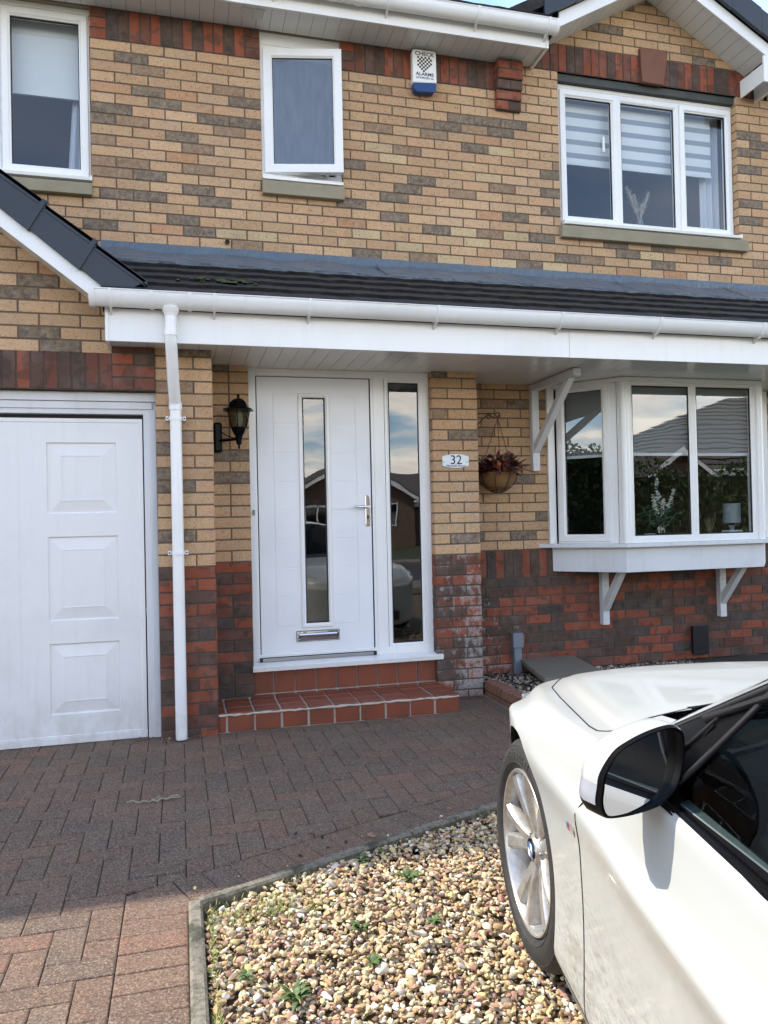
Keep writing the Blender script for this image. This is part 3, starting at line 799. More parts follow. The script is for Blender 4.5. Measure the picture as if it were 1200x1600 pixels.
for c_, o_d in ((P1, P0), (P2, P3)):
    dd_ = (o_d-c_).normalized(); nn2 = Vector((dd_.y, -dd_.x)) if c_ is P2 else Vector((-dd_.y, dd_.x))
    for f0, f1, dp_ in ((.012, .045, .004), (.052, .098, -.004)):
        a_, b_ = c_+dd_*f0, c_+dd_*f1
        m.prism([(a_.x+nn2.x*dp_, a_.y+nn2.y*dp_, BZ0), (b_.x+nn2.x*dp_, b_.y+nn2.y*dp_, BZ0), (b_.x-nn2.x*.05, b_.y-nn2.y*.05, BZ0), (a_.x-nn2.x*.05, a_.y-nn2.y*.05, BZ0)], (0, 0, BZ1-BZ0))
    m.lathe([(.030, BZ0), (.030, BZ1)], (c_.x+(.006 if c_ is P1 else -.006), c_.y+.012, 0), 12)
    m.lathe([(.018, BZ0), (.018, BZ1)], (c_.x+(.028 if c_ is P1 else -.028), c_.y-.002, 0), 10)
    m.lathe([(.016, BZ0), (.016, BZ1)], (c_.x-(.012 if c_ is P1 else -.012), c_.y+.022, 0), 10)
m.box(3.372, 3.432, -.03, .05, BZ0, BZ1); m.box(5.418, 5.478, -.03, .05, BZ0, BZ1)
kid(m, 'frame', M['upvc'], bay, bevel=.0015)
def baypoly(off, ext=0.0): 
    return [(P0.x-off*1.1-ext, .0), (P1.x-off*.42, P1.y-off), (P2.x+off*.42, P2.y-off), (P3.x+off*1.1+ext, .0)]
m = MB(); m.prism([(x, y, 1.034) for x, y in baypoly(.055, .06)], (0, 0, .030)); kid(m, 'shelf', M['white_wood'], bay, bevel=.005)
m = MB(); m.prism([(x, y, .842) for x, y in baypoly(.0)], (0, 0, .191)); kid(m, 'apron', M['white_wood'], bay, bevel=.002)
m = MB(); m.prism([(x, y, BZ1-.03) for x, y in baypoly(.022)], (0, 0, .034)); kid(m, 'head_trim', M['upvc'], bay, bevel=.003)
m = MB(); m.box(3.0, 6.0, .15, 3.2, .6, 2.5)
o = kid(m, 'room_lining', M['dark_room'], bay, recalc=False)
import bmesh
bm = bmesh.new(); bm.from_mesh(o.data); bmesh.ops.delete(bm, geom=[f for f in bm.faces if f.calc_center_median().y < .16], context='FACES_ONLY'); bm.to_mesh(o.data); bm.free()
m = MB(); m.prism([(x, y, 1.066) for x, y in baypoly(-.06)], (0, 0, .004)); m.box(3.45, 5.4, 0, .3, 1.03, 1.07); kid(m, 'window_board', M['white_wood'], bay)
# timber support brackets
def bracket(x, z0, z1, reach, w=.058, zb=None, arm=True):
    m = MB(); m.box(x, x+w, -.055, -.001, z0, z1)
    if arm: m.box(x, x+w, -reach, -.056, z1-.05, z1-.002)
    zb = zb or z0+.1; t = .035
    m.prism([(x+.006, -.057, zb), (x+.006, -.057, zb+t*2.2), (x+.006, -reach*.93, z1-.052), (x+.006, -reach*.93+t*1.5, z1-.052-.0), (x+.006, -.057-.0, zb+.001)][:4], (w-.012, 0, 0))
    for zz in (z0+.05, z1-.14): m.lathe([(.008, -.062), (.010, -.055)], (x+w/2, 0, zz), 8, 'y')
    return m.build('support_bracket', M['white_wood'], HOUSE, bevel=.003)
def bracket2(x, z0, z1, ytop, w=.06, zb=0, arm=0.0):
    m = MB(); m.box(x, x+w, -.055, -.001, z0, z1)
    if arm: m.box(x, x+w, -arm, -.056, z1-.055, z1-.002)
    ztop = z1-(.056 if arm else .0); d = Vector((ytop+.055, ztop-zb)); d.normalize(); t = .055
    n = Vector((-d.y, d.x))
    a = Vector((-.056, zb)); b = Vector((ytop, ztop))
    # brace: a parallelogram in the yz plane
    vs = [(-.056, zb), (-.056, zb+t/abs(d.x)), (ytop+t/abs(d.y)*.9, ztop), (ytop, ztop)]
    m.prism([(x+.004, y, z) for y, z in vs], (w-.008, 0, 0))
    for zz in (z0+.05, z0+(z1-z0)*.72): m.lathe([(.009, -.060), (.011, -.055)], (x+w/2, 0, zz), 8, 'y')
    return m.build('support_bracket', M['white_wood'], HOUSE, bevel=.003)
bracket2(3.228, 1.65, 2.34, -.655, zb=1.79, arm=.735)
bracket2(3.815, .392, .84, -.33, zb=.50)
bracket2(4.935, .40, .84, -.33, zb=.51)

# ------------------------------------------------------------------ blinds, curtains and ornaments behind the glass
def cloth(parent_name, label, cat, x0, x1, z0, z1, y, pleats=0, amp=.0, mat='fabric_white', group=None):
    m = MB(); n = max(2, pleats*8+2); P = []
    for i in range(n+1):
        x = x0+(x1-x0)*i/n; yy = y+amp*math.sin(i/n*pleats*2*math.pi)
        P.append([(x, yy, z0), (x, yy, z1)])
    m.grid(P)
    o = m.build(parent_name, M[mat], None, smooth=60 if pleats else None); return tag(o, label, cat, group)
M['zebra'] = None
k = NT('zebra_blind_fabric'); zz = k.xyz()[2]
fr = k.math('FRACT', k.math('DIVIDE', k.math('ADD', zz, .012), .115))
k.base(k.mix(k.rng(fr, .60, .63), (.66, .68, .70), (.26, .29, .33))); k.rough(.85); M['zebra'] = k.m
for lab, x0, x1, zb in (('grey and white striped blind behind the left pane of the upper right window', 3.60, 4.125, 4.275),
                        ('grey and white striped blind behind the middle pane of the upper right window', 4.14, 4.72, 4.275),
                        ('grey and white striped blind behind the right pane of the upper right window', 4.735, 5.13, 4.285)):
    e = thing('roller_blind', lab, 'blind', ((x0+x1)/2, .17, zb), group='striped blinds in the upper right window')
    m = MB(); m.quad((x0, .17, zb), (x1, .17, zb), (x1, .17, 4.84), (x0, .17, 4.84)); m.build('fabric', M['zebra'], e, recalc=False)
    m = MB(); m.box(x0, x1, .163, .178, zb-.022, zb-.001); m.build('bottom_bar', M['fabric_white'], e)
cloth('curtain', 'pale curtain hanging at the right edge of the upper right window', 'curtain', 5.06, 5.26, 3.62, 4.95, .24, 3, .02, 'curtain')
for lab, x0, x1, zb, nm in (('plain white roller blind in the upper left window', -.58, -.07, 4.36, 'roller_blind'),):
    e = thing(nm, lab, 'blind', ((x0+x1)/2, .16, zb)); m = MB(); m.quad((x0, .16, zb), (x1, .16, zb), (x1, .16, 4.9), (x0, .16, 4.9)); m.build('fabric', M['fabric_white'], e, recalc=False)
    m = MB(); m.box(x0, x1, .152, .170, zb-.03, zb-.001); m.build('bottom_bar', M['fabric_white'], e)
m = MB(); P = []
for i in range(25):
    t = i/24; P.append([(-.245+.19*t+.0, .22+.018*math.sin(t*20), 3.6), (-.185+.13*t, .22+.014*math.sin(t*20+.5), 4.5)])
m.grid(P); tag(m.build('curtain', M['curtain'], None, smooth=60), 'white curtain gathered at the right of the upper left window', 'curtain')
for lab, a, b in (('white roller blind half down in the angled left side of the bay', (3.50, -.04), (3.80, -.36)), ('white roller blind half down behind the two front panes of the bay', (3.86, -.385), (5.0, -.385))):
    e = thing('roller_blind', lab, 'blind', (a[0], a[1], 1.75)); m = MB(); m.quad((a[0], a[1], 1.765), (b[0], b[1], 1.765), (b[0], b[1], 2.32), (a[0], a[1], 2.32))
    kb2 = simple('sheer_grey_blind_fabric_'+str(len(lab)), (.17, .18, .18), .85); m.build('fabric', kb2, e, recalc=False)
    m = MB(); m.prism([(a[0], a[1]-.004, 1.742), (b[0], b[1]-.004, 1.742), (b[0], b[1]+.008, 1.742), (a[0], a[1]+.008, 1.742)], (0, 0, .022)); m.build('bottom_bar', M['fabric_white'], e)
def leafblade(m, p, d, L, w, c=None, droop=.3, mat=0, n=4):
    p = Vector(p); d = Vector(d).normalized(); s = d.cross(Vector((0, 0, 1)))
    if s.length < .01: s = Vector((1, 0, 0))
    s.normalize(); L0 = L/n; P = []
    up = s.cross(d)
    for i in range(n+1):
        t = i/n; ww = w*math.sin(math.pi*min(1, t*.9+.08))
        P.append([tuple(p-s*ww), tuple(p+up*ww*.25), tuple(p+s*ww)])
        d = (d+Vector((0, 0, -droop*t))).normalized(); p = p+d*L0
    m.grid(P, mat, c)
# pampas in the upper window
e = thing('pampas_vase', 'cream dried pampas plumes in a glass jar on the upstairs sill', 'dried plant', (4.39, .16, 3.72))
m = MB(); m.lathe([(.030, 3.72), (.034, 3.75), (.030, 3.83), (.024, 3.835), (.024, 3.74)], (4.39, .16, 0), 16, caps=False); m.build('jar', M['lamp_glass'], e, smooth=40)
m = MB()
for dx, dz, nn in ((-.115, .36, 260), (-.04, .30, 180), (.10, .33, 240), (.03, .22, 120)):
    a = Vector((4.39, .16, 3.80)); b = a+Vector((dx, rng.uniform(-.02, .02), dz-.05)); m.tube([a, (a+b)/2, b], .002, 4)
    for i in range(nn):
        t = rng.uniform(.28, 1.0); p = a.lerp(b, t); wd = .028*math.sin(math.pi*min(1, (t-.2)/.85))
        leafblade(m, p, (rng.uniform(-1, 1)+dx*3, rng.uniform(-.6, .6), rng.uniform(.3, 1.1)), rng.uniform(.02, .05)*(wd/.028+.3), .0022, droop=.5, n=2)
m.build('plumes', simple('dried_plume', (.50, .45, .38), .9), e)
# ornaments on the bay window board
e = thing('flower_vase', 'glass vase of white delphinium spikes and green leaves in the bay window', 'vase', (4.23, -.24, 1.07))
m = MB(); m.lathe([(.045, 1.072), (.052, 1.09), (.045, 1.17), (.038, 1.21), (.046, 1.225), (.040, 1.21), (.043, 1.10)], (4.23, -.24, 0), 20, caps=False); m.build('vase', glass('grey_vase_glass', 2, 0, (.35, .38, .38)), e, smooth=40)
m = MB(); fl = MB()
for dx, h_ in ((-.07, .34), (.0, .46), (.04, .30), (.13, .38), (-.13, .22), (.18, .2)):
    a = Vector((4.23, -.24, 1.12)); b = Vector((4.23+dx, -.24+rng.uniform(-.03, .03), 1.10+h_)); m.tube([a, a.lerp(b, .5)+Vector((dx*.1, 0, .02)), b], .0028, 5)
    if h_ > .28:
        for i in range(46):
            t = rng.uniform(.5, 1.02); p = a.lerp(b, t); rr = .028*(1.25-t)
            q = p+Vector((rng.uniform(-1, 1), rng.uniform(-1, 1), 0))*rr
            for _ in range(3): leafblade(fl, q, (rng.uniform(-1, 1), rng.uniform(-1, .6), rng.uniform(-.3, 1)), .018, .008, droop=.3, n=2)
for i in range(40):
    a_ = rng.uniform(0, 6.28); leafblade(m, (4.23, -.24, 1.20+rng.uniform(0, .1)), (math.cos(a_)*1.3, math.sin(a_)*.5, rng.uniform(.1, .9)), rng.uniform(.10, .2), .014, droop=.5)
m.build('leaves', simple('vase_leaf_green', (.08, .15, .09), .6), e); fl.build('flowers', simple('white_petals', (.85, .85, .78), .8), e)
m = MB(); m.box(4.11, 4.175, -.27, -.21, 1.071, 1.13); tag(m.build('ornament_block', M['white_wood'], None, bevel=.004), 'small white cube ornament beside the flower vase in the bay window', 'ornament')
e = thing('reed_diffuser', 'reed diffuser with splayed sticks behind the right front bay pane', 'diffuser', (4.70, -.25, 1.07))
m = MB(); m.lathe([(.028, 1.072), (.028, 1.12), (.012, 1.13), (.012, 1.145)], (4.70, -.25, 0), 14); m.build('bottle', M['lamp_glass'], e, smooth=40)
m = MB()
for dx in (-.07, -.045, -.02, .0, .03, .06): m.tube([(4.70, -.25, 1.10), (4.70+dx, -.25+dx*.2, 1.25-abs(dx)*.2)], .0018, 5)
m.build('reeds', simple('reed_sticks', (.35, .25, .14), .8), e)
e = thing('table_lamp', 'white drum table lamp at the right end of the bay window', 'lamp', (4.94, -.22, 1.07))
m = MB(); m.box(4.87, 5.0, -.27, -.17, 1.071, 1.14); m.build('base', M['white_wood'], e, bevel=.006)
m = MB(); m.lathe([(.012, 1.14), (.03, 1.18), (.012, 1.22)], (4.935, -.22, 0), 12); m.build('stem', M['chrome'], e, smooth=40)
m = MB(); m.lathe([(.068, 1.20), (.068, 1.36)], (4.935, -.22, 0), 24, caps=False); m.build('shade', simple('grey_white_lampshade', (.30, .33, .34), .9), e, smooth=40)
m = MB(); m.lathe([(.02, 1.071), (.024, 1.10)], (4.50, -.22, 0), 14); tag(m.build('candle_pot', M['white_wood'], None, smooth=40), 'squat white candle pot at the foot of the bay mullion', 'candle')
# ------------------------------------------------------------------ front door with its side light
YD = -.36
door = upart('front_door')
m = MB()
m.ring(.966, 2.262, .33, 2.345, [(0, .06), (0, 0), (.046, 0), (.052, .010), (.052, .06)], YD)
m.box(1.826, 1.925, YD+.001, YD+.06, .37, 2.30)
m.box(1.845, 1.905, YD-.004, YD+.0, .36, 2.31)
m.box(.962, 2.266, YD-.006, YD+.03, 2.322, 2.344)
kid(m, 'door_frame', M['upvc'], door, bevel=.0015)
m = MB(); m.prism([(.955, -.455, .283), (.955, -.462, .316), (.955, YD, .334), (.955, YD+.05, .334), (.955, YD+.05, .283)], (1.345, 0, 0)); kid(m, 'door_sill', M['upvc'], door, bevel=.002)
m = MB(); m.box(1.012, 1.822, YD-.020, YD, .336, .356); kid(m, 'threshold', M['steel'], door, bevel=.002)
m = MB(); m.box(1.010, 1.030, YD-.022, YD+.004, .334, .36); m.box(1.806, 1.828, YD-.022, YD+.004, .334, .36); m.box(1.03, 1.806, YD-.012, YD+.002, .3565, .361); m.ring(1.0165, 1.8235, .362, 2.294, [(0, 0), (.006, 0)], YD+.009); kid(m, 'door_seal', M['rubber'], door)
# leaf
k = NT('white_woodgrain_door')
gz = k.noise(2.0, 5, .65, k.scaled((7, 7, 60)), dist=.6)
gx = k.noise(2.0, 5, .65, k.scaled((60, 60, 6)), dist=.6)
xx = k.xyz()[0]
inn = k.math('MULTIPLY', k.rng(xx, 1.128, 1.130), k.rng(xx, 1.717, 1.715))
kb_ = k.n('ShaderNodeBump'); kb_.inputs['Strength'].default_value = .35; kb_.inputs['Distance'].default_value = .0015
gg = k.mix(inn, gx, gz); k.l(gg, kb_.inputs['Height']); k.l(kb_.outputs[0], k.b.inputs['Normal'])
k.base(k.mix(k.rng(k.noise(3, 4), .4, .8), (.78, .79, .81), (.72, .73, .75))); k.rough(.34); M['door'] = k.m
m = MB(); x0, x1, z0, z1 = 1.024, 1.816, .362, 2.288; zb = YD+.006
gx0, gx1, gz0, gz1 = 1.306, 1.528, .548, 2.180
m.box(x0, 1.131, zb, zb+.04, z0, z1); m.box(1.715, x1, zb, zb+.04, z0, z1); m.box(1.131, 1.715, zb, zb+.04, z0, .5665); m.box(1.131, 1.715, zb, zb+.04, 2.163, z1)
m.box(1.131, gx0+.01, zb+.002, zb+.038, .5665, 2.163); m.box(gx1-.01, 1.715, zb+.002, zb+.038, .5665, 2.163); m.box(gx0+.01, gx1-.01, zb+.002, zb+.038, .5665, gz0+.02); m.box(gx0+.01, gx1-.01, zb+.002, zb+.038, gz1-.02, 2.163)
kid(m, 'door_leaf', M['door'], door, bevel=.0015)
h_ = (2.163-.5665)/8
for a, b in ((1.1335, 1.302), (1.532, 1.7125)):
    for i in range(8):
        m = MB(); m.box(a, b, zb-.0005, zb+.0022, .5665+i*h_+.002, .5665+(i+1)*h_-.002)
        kid(m, 'door_plank', M['door'], door, bevel=.0016)
m = MB(); m.ring(gx0, gx1, gz0, gz1, [(0, .02), (0, -.004), (.006, -.010), (.020, -.012), (.030, -.004), (.034, .012)], zb); kid(m, 'glazing_trim', M['upvc'], door, smooth=30)
pane(door, gx0+.034, gx1-.034, gz0+.034, gz1-.034, zb+.008)
m = MB(); m.ring(1.929, 2.214, .372, 2.300, [(0, .02), (0, -.002), (.018, -.004), (.030, .006), (.034, .02)], YD+.004); kid(m, 'side_light_trim', M['upvc'], door)
pane(door, 1.962, 2.182, .405, 2.266, YD+.016)
m = MB(); m.lathe([(.006, -.012), (.006, .0)], (1.10, YD, .345), 8, 'y')
# letter plate
m = MB(); lx0, lx1, lz0, lz1 = 1.268, 1.566, .456, .526
m.ring(lx0, lx1, lz0, lz1, [(0, .0), (.0, -.006), (.004, -.011), (.012, -.012), (.016, -.008)], zb)
m.add([(lx0+.016, zb-.009, lz0+.016), (lx1-.016, zb-.009, lz0+.016), (lx1-.016, zb-.016, lz1-.026), (lx0+.016, zb-.016, lz1-.026), (lx0+.016, zb-.010, lz1-.016), (lx1-.016, zb-.010, lz1-.016)], [(0, 1, 2, 3), (3, 2, 5, 4)])
lp = kid(m, 'letter_plate', M['chrome'], door, smooth=30)
m = MB(); m.box(lx0-.003, lx1+.003, zb-.0035, zb-.0005, lz0-.003, lz1+.003); kid(m, 'letter_plate_gasket', M['rubber'], door)
# handle
m = MB()
pr = [(.016*math.cos(a), .016*math.sin(a)) for a in np.linspace(0, math.pi, 8)]
pts = [(1.789+a, zb, 1.450+b) for a, b in pr]+[(1.789-a, zb, 1.256-b) for a, b in pr]
m.prism(pts, (0, -.010, 0)); kid(m, 'handle_plate', M['chrome'], door, bevel=.003)
m = MB(); m.lathe([(.006, -.0125), (.009, -.010)], (1.789, zb, 1.31), 12, 'y'); m.box(1.786, 1.792, zb-.014, zb-.010, 1.285, 1.315); kid(m, 'keyhole', M['rubber'], door)
m = MB(); m.tube([(1.789, zb-.008, 1.376), (1.789, zb-.045, 1.377)], .011, 12); m.tube([(1.792, zb-.047, 1.377), (1.770, zb-.050, 1.378), (1.72, zb-.050, 1.383), (1.682, zb-.046, 1.386)], [.010, .011, .0095, .008], 12)
kid(m, 'handle', M['chrome'], door, smooth=40)
# dark hall behind the glass
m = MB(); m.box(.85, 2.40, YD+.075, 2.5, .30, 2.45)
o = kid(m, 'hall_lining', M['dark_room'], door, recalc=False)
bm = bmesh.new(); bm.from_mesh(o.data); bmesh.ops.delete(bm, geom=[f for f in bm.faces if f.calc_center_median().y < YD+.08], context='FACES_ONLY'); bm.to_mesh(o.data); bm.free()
m = MB(); m.box(.983, .996, YD-.014, YD+.0, 1.335, 1.372); db = m.build('door_bell', M['gloss_black'], None, bevel=.002)
tag(db, 'small black bell push on the left jamb of the white front door', 'doorbell')
# tiled doorstep
k = NT('terracotta_quarry_tile'); k.base(k.mix(k.rng(k.noise(6, 4), .35, .7), (.215, .058, .028), (.165, .048, .027))); k.rough(.42); k.bump(k.noise(30, 3), .2, .002)
step = upart('doorstep')
m = MB(); m.box(.703, 2.262, -.836, -.44, -.04, .110); m.box(.703, 2.262, -.44, -.36, -.04, .115); m.box(.962, 2.262, -.385, -.30, .0, .283); kid(m, 'step_core', M['grout'], step)
m = MB(); tw = .1677
def jt(): return rng.uniform(-.0022, .0022)
xs = [2.267-tw*i for i in range(11)]
for i in range(10):
    a, b = xs[i+1]+.007+jt(), xs[i]-(.006 if i else 0)+jt()
    a = max(a, .705)
    if b-a < .02: continue
    yo = jt(); m.box(a, b, -.845+yo, -.83, .004, .106+jt())
    for q0, q1 in ((-.838, -.700), (-.690, -.565), (-.555, -.452)):
        zt = .119+jt()*.6; m.box(a+.0, b, q0+(0 if q0 > -.8 else yo), q1, .10, zt)
for i in range(10):
    a, b = 2.262-.1455*(i+1)+.005, 2.262-.1455*i-.004
    a = max(a, .964)
    if b-a > .02:
        m.box(a, b, -.40+jt()*.5, -.384, .128, .281); m.box(a, b, -.448, -.40, .10, .120)
kid(m, 'quarry_tile', k.m, step, bevel=.004)
m = MB()
P = []
for i in range(60):
    x = .70+1.567*i/59; P.append(Vector((x, -.846+rng.gauss(0, .0012), .1075+rng.gauss(0, .0015))))
m.tube(P, [.0065+rng.uniform(-.0025, .0035) for _ in P], 6); kid(m, 'nosing_grout', M['grout'], step, smooth=60)

# ------------------------------------------------------------------ garage door
gd = upart('garage_door')
m = MB(); YG = -.79
def mir(x): return 2*XC-x
m.box(.297, .372, YG-.0, YG+.08, 0.0, 2.083); m.box(mir(.372), mir(.297), YG, YG+.08, 0.0, 2.083)
m.box(mir(.297), .297, YG, YG+.08, 1.955, 2.083); m.box(mir(.372), .372, YG-.022, YG+.0, 2.03, 2.083)
m.box(mir(.350), .350, YG-.010, YG-.001, 1.985, 2.028); m.box(.330, .371, YG-.010, YG-.001, 0.0, 1.984); m.box(mir(.371), mir(.330), YG-.010, YG-.001, 0, 1.984)
kid(m, 'garage_frame', M['white_wood'], gd, bevel=.003)
m = MB(); yf = YG+.012
secs = [(-.404+.000, .287), (-1.096, -.406), (mir(.287), -1.098)]
rows = [(.176, .595), (.728, 1.226), (1.362, 1.785)]
for s0, s1 in secs:
    c_ = -.0625-(.287-s1)+0 if s1 < .28 else -.0625
    c_ = (s0+s1)/2-.0
    px0, px1 = c_-.1955, c_+.1955
    zs = [.045, .176, .595, .728, 1.226, 1.362, 1.785, 1.925]
    m.box(s0, px0, yf, yf+.03, .045, 1.925); m.box(px1, s1-.002, yf, yf+.03, .045, 1.925)
    for i in (0, 2, 4, 6): m.box(px0, px1, yf, yf+.03, zs[i], zs[i+1])
    for z0, z1 in rows:
        m.ring(px0, px1, z0, z1, [(0, .0), (.003, .009), (.009, .0115), (.072, .001), (.077, -.001), (.081, -.001), (.084, .0005)], yf)
        m.quad((px0+.084, yf+.0005, z0+.084), (px1-.084, yf+.0005, z0+.084), (px1-.084, yf+.0005, z1-.084), (px0+.084, yf+.0005, z1-.084))
for s1 in (-.405, -1.097): m.box(s1-.006, s1+.006, yf+.0012, yf+.03, .045, 1.925)
kid(m, 'door_panel', M['garage_white'], gd)
m = MB(); m.box(mir(.29), .29, yf+.04, yf+.06, .01, 1.95); kid(m, 'door_edge_gap', [M['rubber']], gd)
m = MB(); m.box(mir(.290), .290, yf-.006, yf+.02, .004, .043); m.ring(mir(.289), .289, .03, 1.928, [(0, 0), (0, -.004), (.022, -.004), (.025, 0)], yf); kid(m, 'edge_trim', M['garage_white'], gd, bevel=.001)
m = MB(); m.box(mir(.2), .2, .0, .5, .0, .1)

# ------------------------------------------------------------------ roofs
def tiled_roof(name, eave, ridge, x0, x1, gauge, n, mat, parent=HOUSE, wave=.0035, pitchw=.15):
    """double roman style tiles; eave and ridge are (y, z)"""
    m = MB(); e, r_ = Vector(eave), Vector(ridge); d = (r_-e).normalized(); nrm = Vector((-d.y, d.x))
    if nrm.y < 0: nrm = -nrm
    L = (r_-e).length; rows = int(math.ceil(L/gauge)); m_ = max(2, int((x1-x0)/pitchw*4))
    for i in range(rows):
        s0, s1 = i*gauge-.004, min((i+1)*gauge+.03, L)
        off = rng.uniform(-.004, .004)
        for seg_ in range(1):
            A, Bq, Cq = [], [], []
            for j in range(m_+1):
                x = x0+(x1-x0)*j/m_; w_ = wave*abs(math.sin(math.pi*(x/pitchw*.5)))**1.5+rng.gauss(0, .0012)
                tj = rng.gauss(0, .003)
                p0 = e+d*(s0+tj)+nrm*(.028+w_); p1 = e+d*s1+nrm*(.004+w_); pl = e+d*(s0+tj+.002)+nrm*(w_*.8+.002)
                Cq.append((x, pl.x, pl.y)); A.append((x, p0.x, p0.y)); Bq.append((x, p1.x, p1.y))
            m.grid([Cq, A, Bq])
    return m.build(name, mat, parent, smooth=25)
k = NT('dark_concrete_roof_tile'); k.base(k.mix(k.rng(k.noise(9, 5, .7), .4, .7), (.010, .009, .009), (.035, .030, .027))); k.rough(.85); k.bump(k.noise(90, 4), .7, .003); M['tile'] = k.m
pr_ = tiled_roof('porch_roof', (-1.135, 2.590), (-.03, 3.18), .10, 5.9, .205, 5, M['tile'])
m = MB(); m.prism([(.10, -1.06, 2.50), (.10, -.02, 3.07), (.10, -.02, 3.15), (.10, -1.12, 2.57)], (5.8, 0, 0)); m.build('roof_deck', M['black'], HOUSE)
# moss cushions on the porch tiles
moss = MB(); mr = random.Random(3)
for i in range(90):
    if i < 26: x = mr.gauss(.78, .11); s_ = mr.choice([.30, .33, .36])
    else: x = mr.uniform(.5, 5.3); s_ = mr.choice([.205, .41, .615, .0])+mr.uniform(-.01, .02)
    d = Vector((1.105, .59)).normalized(); p = Vector((-1.135, 2.59))+d*s_
    rr = mr.uniform(.006, .016)*(1.2 if i < 26 else .8)
    moss.lathe([(rr*1.3, 0), (rr, rr*.7), (rr*.3, rr)], (x, p.x-.004, p.y+.026), 7)
mo = moss.build('roof_moss', simple('dark_green_moss', (.05, .062, .018), .95, nscale=90, namt=.6, bscale=200, bstr=1), pr_, smooth=70); mo['kind'] = 'stuff'
# flashing: upstand on the wall and apron over the tiles
m = MB(); n = 170; P = []; x0, x1 = .0, 5.74
d = Vector((1.105, .59)).normalized(); nn = Vector((-d.y, d.x))
for i in range(n+1):
    x = x0+(x1-x0)*i/n; w1 = .006*math.sin(x*9+.6*math.sin(x*5))+rng.gauss(0, .0015)
    e1 = Vector((-.395+.006*math.sin(x*11)+rng.gauss(0, .002), 0)); e1.y = 2.59+(e1.x+1.135)*.534+.048
    a1 = Vector((-.22, 2.59+(.915)*.534+.048+w1)); a2 = Vector((-.10, 2.59+1.035*.534+.052+w1*1.4)); 
    P.append([(x, e1.x+.004, e1.y-.020), (x, e1.x, e1.y), (x, a1.x, a1.y), (x, a2.x, a2.y), (x, -.018+w1*.3, 3.195), (x, -.010, 3.24), (x, -.008+w1*.1, 3.282+rng.gauss(0, .001)), (x, .004, 3.284)])
m.grid(P); fl_ = m.build('flashing', M['lead'], HOUSE, smooth=50)
for x in (1.95, 3.96, 5.0):
    m = MB(); m.grid([[(x+q+.008*math.sin(t*9), -.40+t*.39+.0, 2.59+(-.40+t*.39+1.135)*.534+.054+.004) for t in (0, .25, .5, .75, .9)] for q in (0, .02)]); m.build('lap_joint', M['lead'], fl_, recalc=False)
m = MB(); m.lathe([(.017, -.02), (.017, .01), (.011, .0), (.011, -.02)], (.868, -.005, 3.325), 14, 'y', caps=False); m.lathe([(.011, -.012), (.011, -.013)], (.868, -.005, 3.325), 12, 'y', mat=1); m.build('overflow_pipe', [M['stone'], M['rubber']], HOUSE)
# garage gable roof
def slope_sheet(pts_l, ylo, yhi, thick, name, mat, parent=HOUSE):
    m = MB(); (xa, za), (xb, zb) = pts_l
    m.add([(xa, ylo, za), (xb, ylo, zb), (xb, yhi, zb), (xa, yhi, za), (xa, ylo, za-thick), (xb, ylo, zb-thick), (xb, yhi, zb-thick), (xa, yhi, za-thick)],
          [(0, 1, 2, 3), (7, 6, 5, 4), (0, 4, 5, 1), (1, 5, 6, 2), (2, 6, 7, 3), (3, 7, 4, 0)])
    return m.build(name, mat, parent)
def gz_(x, a): return a-.77*(x+.42)
AP = XC; 
slope_sheet([(.30, gz_(.30, 3.20)), (AP, gz_(AP, 3.20))], -1.04, 0.0, .05, 'garage_roof', M['tile']); slope_sheet([(AP, gz_(AP, 3.20)), (2*AP-.30, gz_(.30, 3.20))], -1.04, 0.0, .05, 'garage_roof', M['tile'])
for sgn in (1, -1):
    T = (lambda x: x) if sgn > 0 else (lambda x: 2*AP-x)
    m = MB(); m.prism([(T(.165), -1.062, gz_(.165, 3.05)), (T(AP), -1.062, gz_(AP, 3.05)), (T(AP), -1.062, gz_(AP, 2.94)), (T(.03), -1.062, gz_(.03, 2.94))], (0, .018, 0)); m.build('bargeboard', M['upvc'], HOUSE, bevel=.002)
    m = MB(); m.prism([(T(.03), -1.044, gz_(.03, 2.95)), (T(AP), -1.044, gz_(AP, 2.95)), (T(AP), -1.044, gz_(AP, 2.965)), (T(.03), -1.044, gz_(.03, 2.965))], (0, .185, 0)); m.build('verge_soffit', M['upvc_soffit'], HOUSE)
    xj = .345; first = True
    while xj > AP:
        xe = max(xj-.262, AP)
        m = MB(); y = -1.085; o_ = 0.0
        top = lambda x: gz_(x, 3.255); bot = lambda x: gz_(x, 3.045)
        a, b = xj, xe-.012
        if first: face = [(T(a), y, top(a)+.015), (T(b), y, top(b)), (T(b-.10), y, bot(b-.10)), (T(.17), y, bot(.17)-.008)]
        else: face = [(T(a), y, top(a)+.020), (T(b), y, top(b)), (T(b-.10), y, bot(b-.10)), (T(a-.10), y, bot(a-.10)-.012)]
        m.prism(face, (0, .02, 0))
        m.prism([(T(a), y, top(a)+.0195), (T(b), y, top(b)-.0005), (T(b), y, top(b)-.026), (T(a), y, top(a)-.010)], (0, .12, 0))
        if not first: m.prism([(T(a), y-.009, top(a)+.024), (T(a-.022), y-.009, top(a-.022)+.022), (T(a-.122), y-.009, bot(a-.122)-.010), (T(a-.10), y-.009, bot(a-.10)-.014)], (0, .009, 0))
        m.prism([(T(a-.01), y-.004, top(a)-.012), (T(b-.01), y-.004, top(b)-.030), (T(b-.01), y-.004, top(b)-.038), (T(a-.01), y-.004, top(a)-.020)], (0, .004, 0))
        m.build('verge_cap', M['verge'], HOUSE, bevel=.002)
        xj = xe; first = False
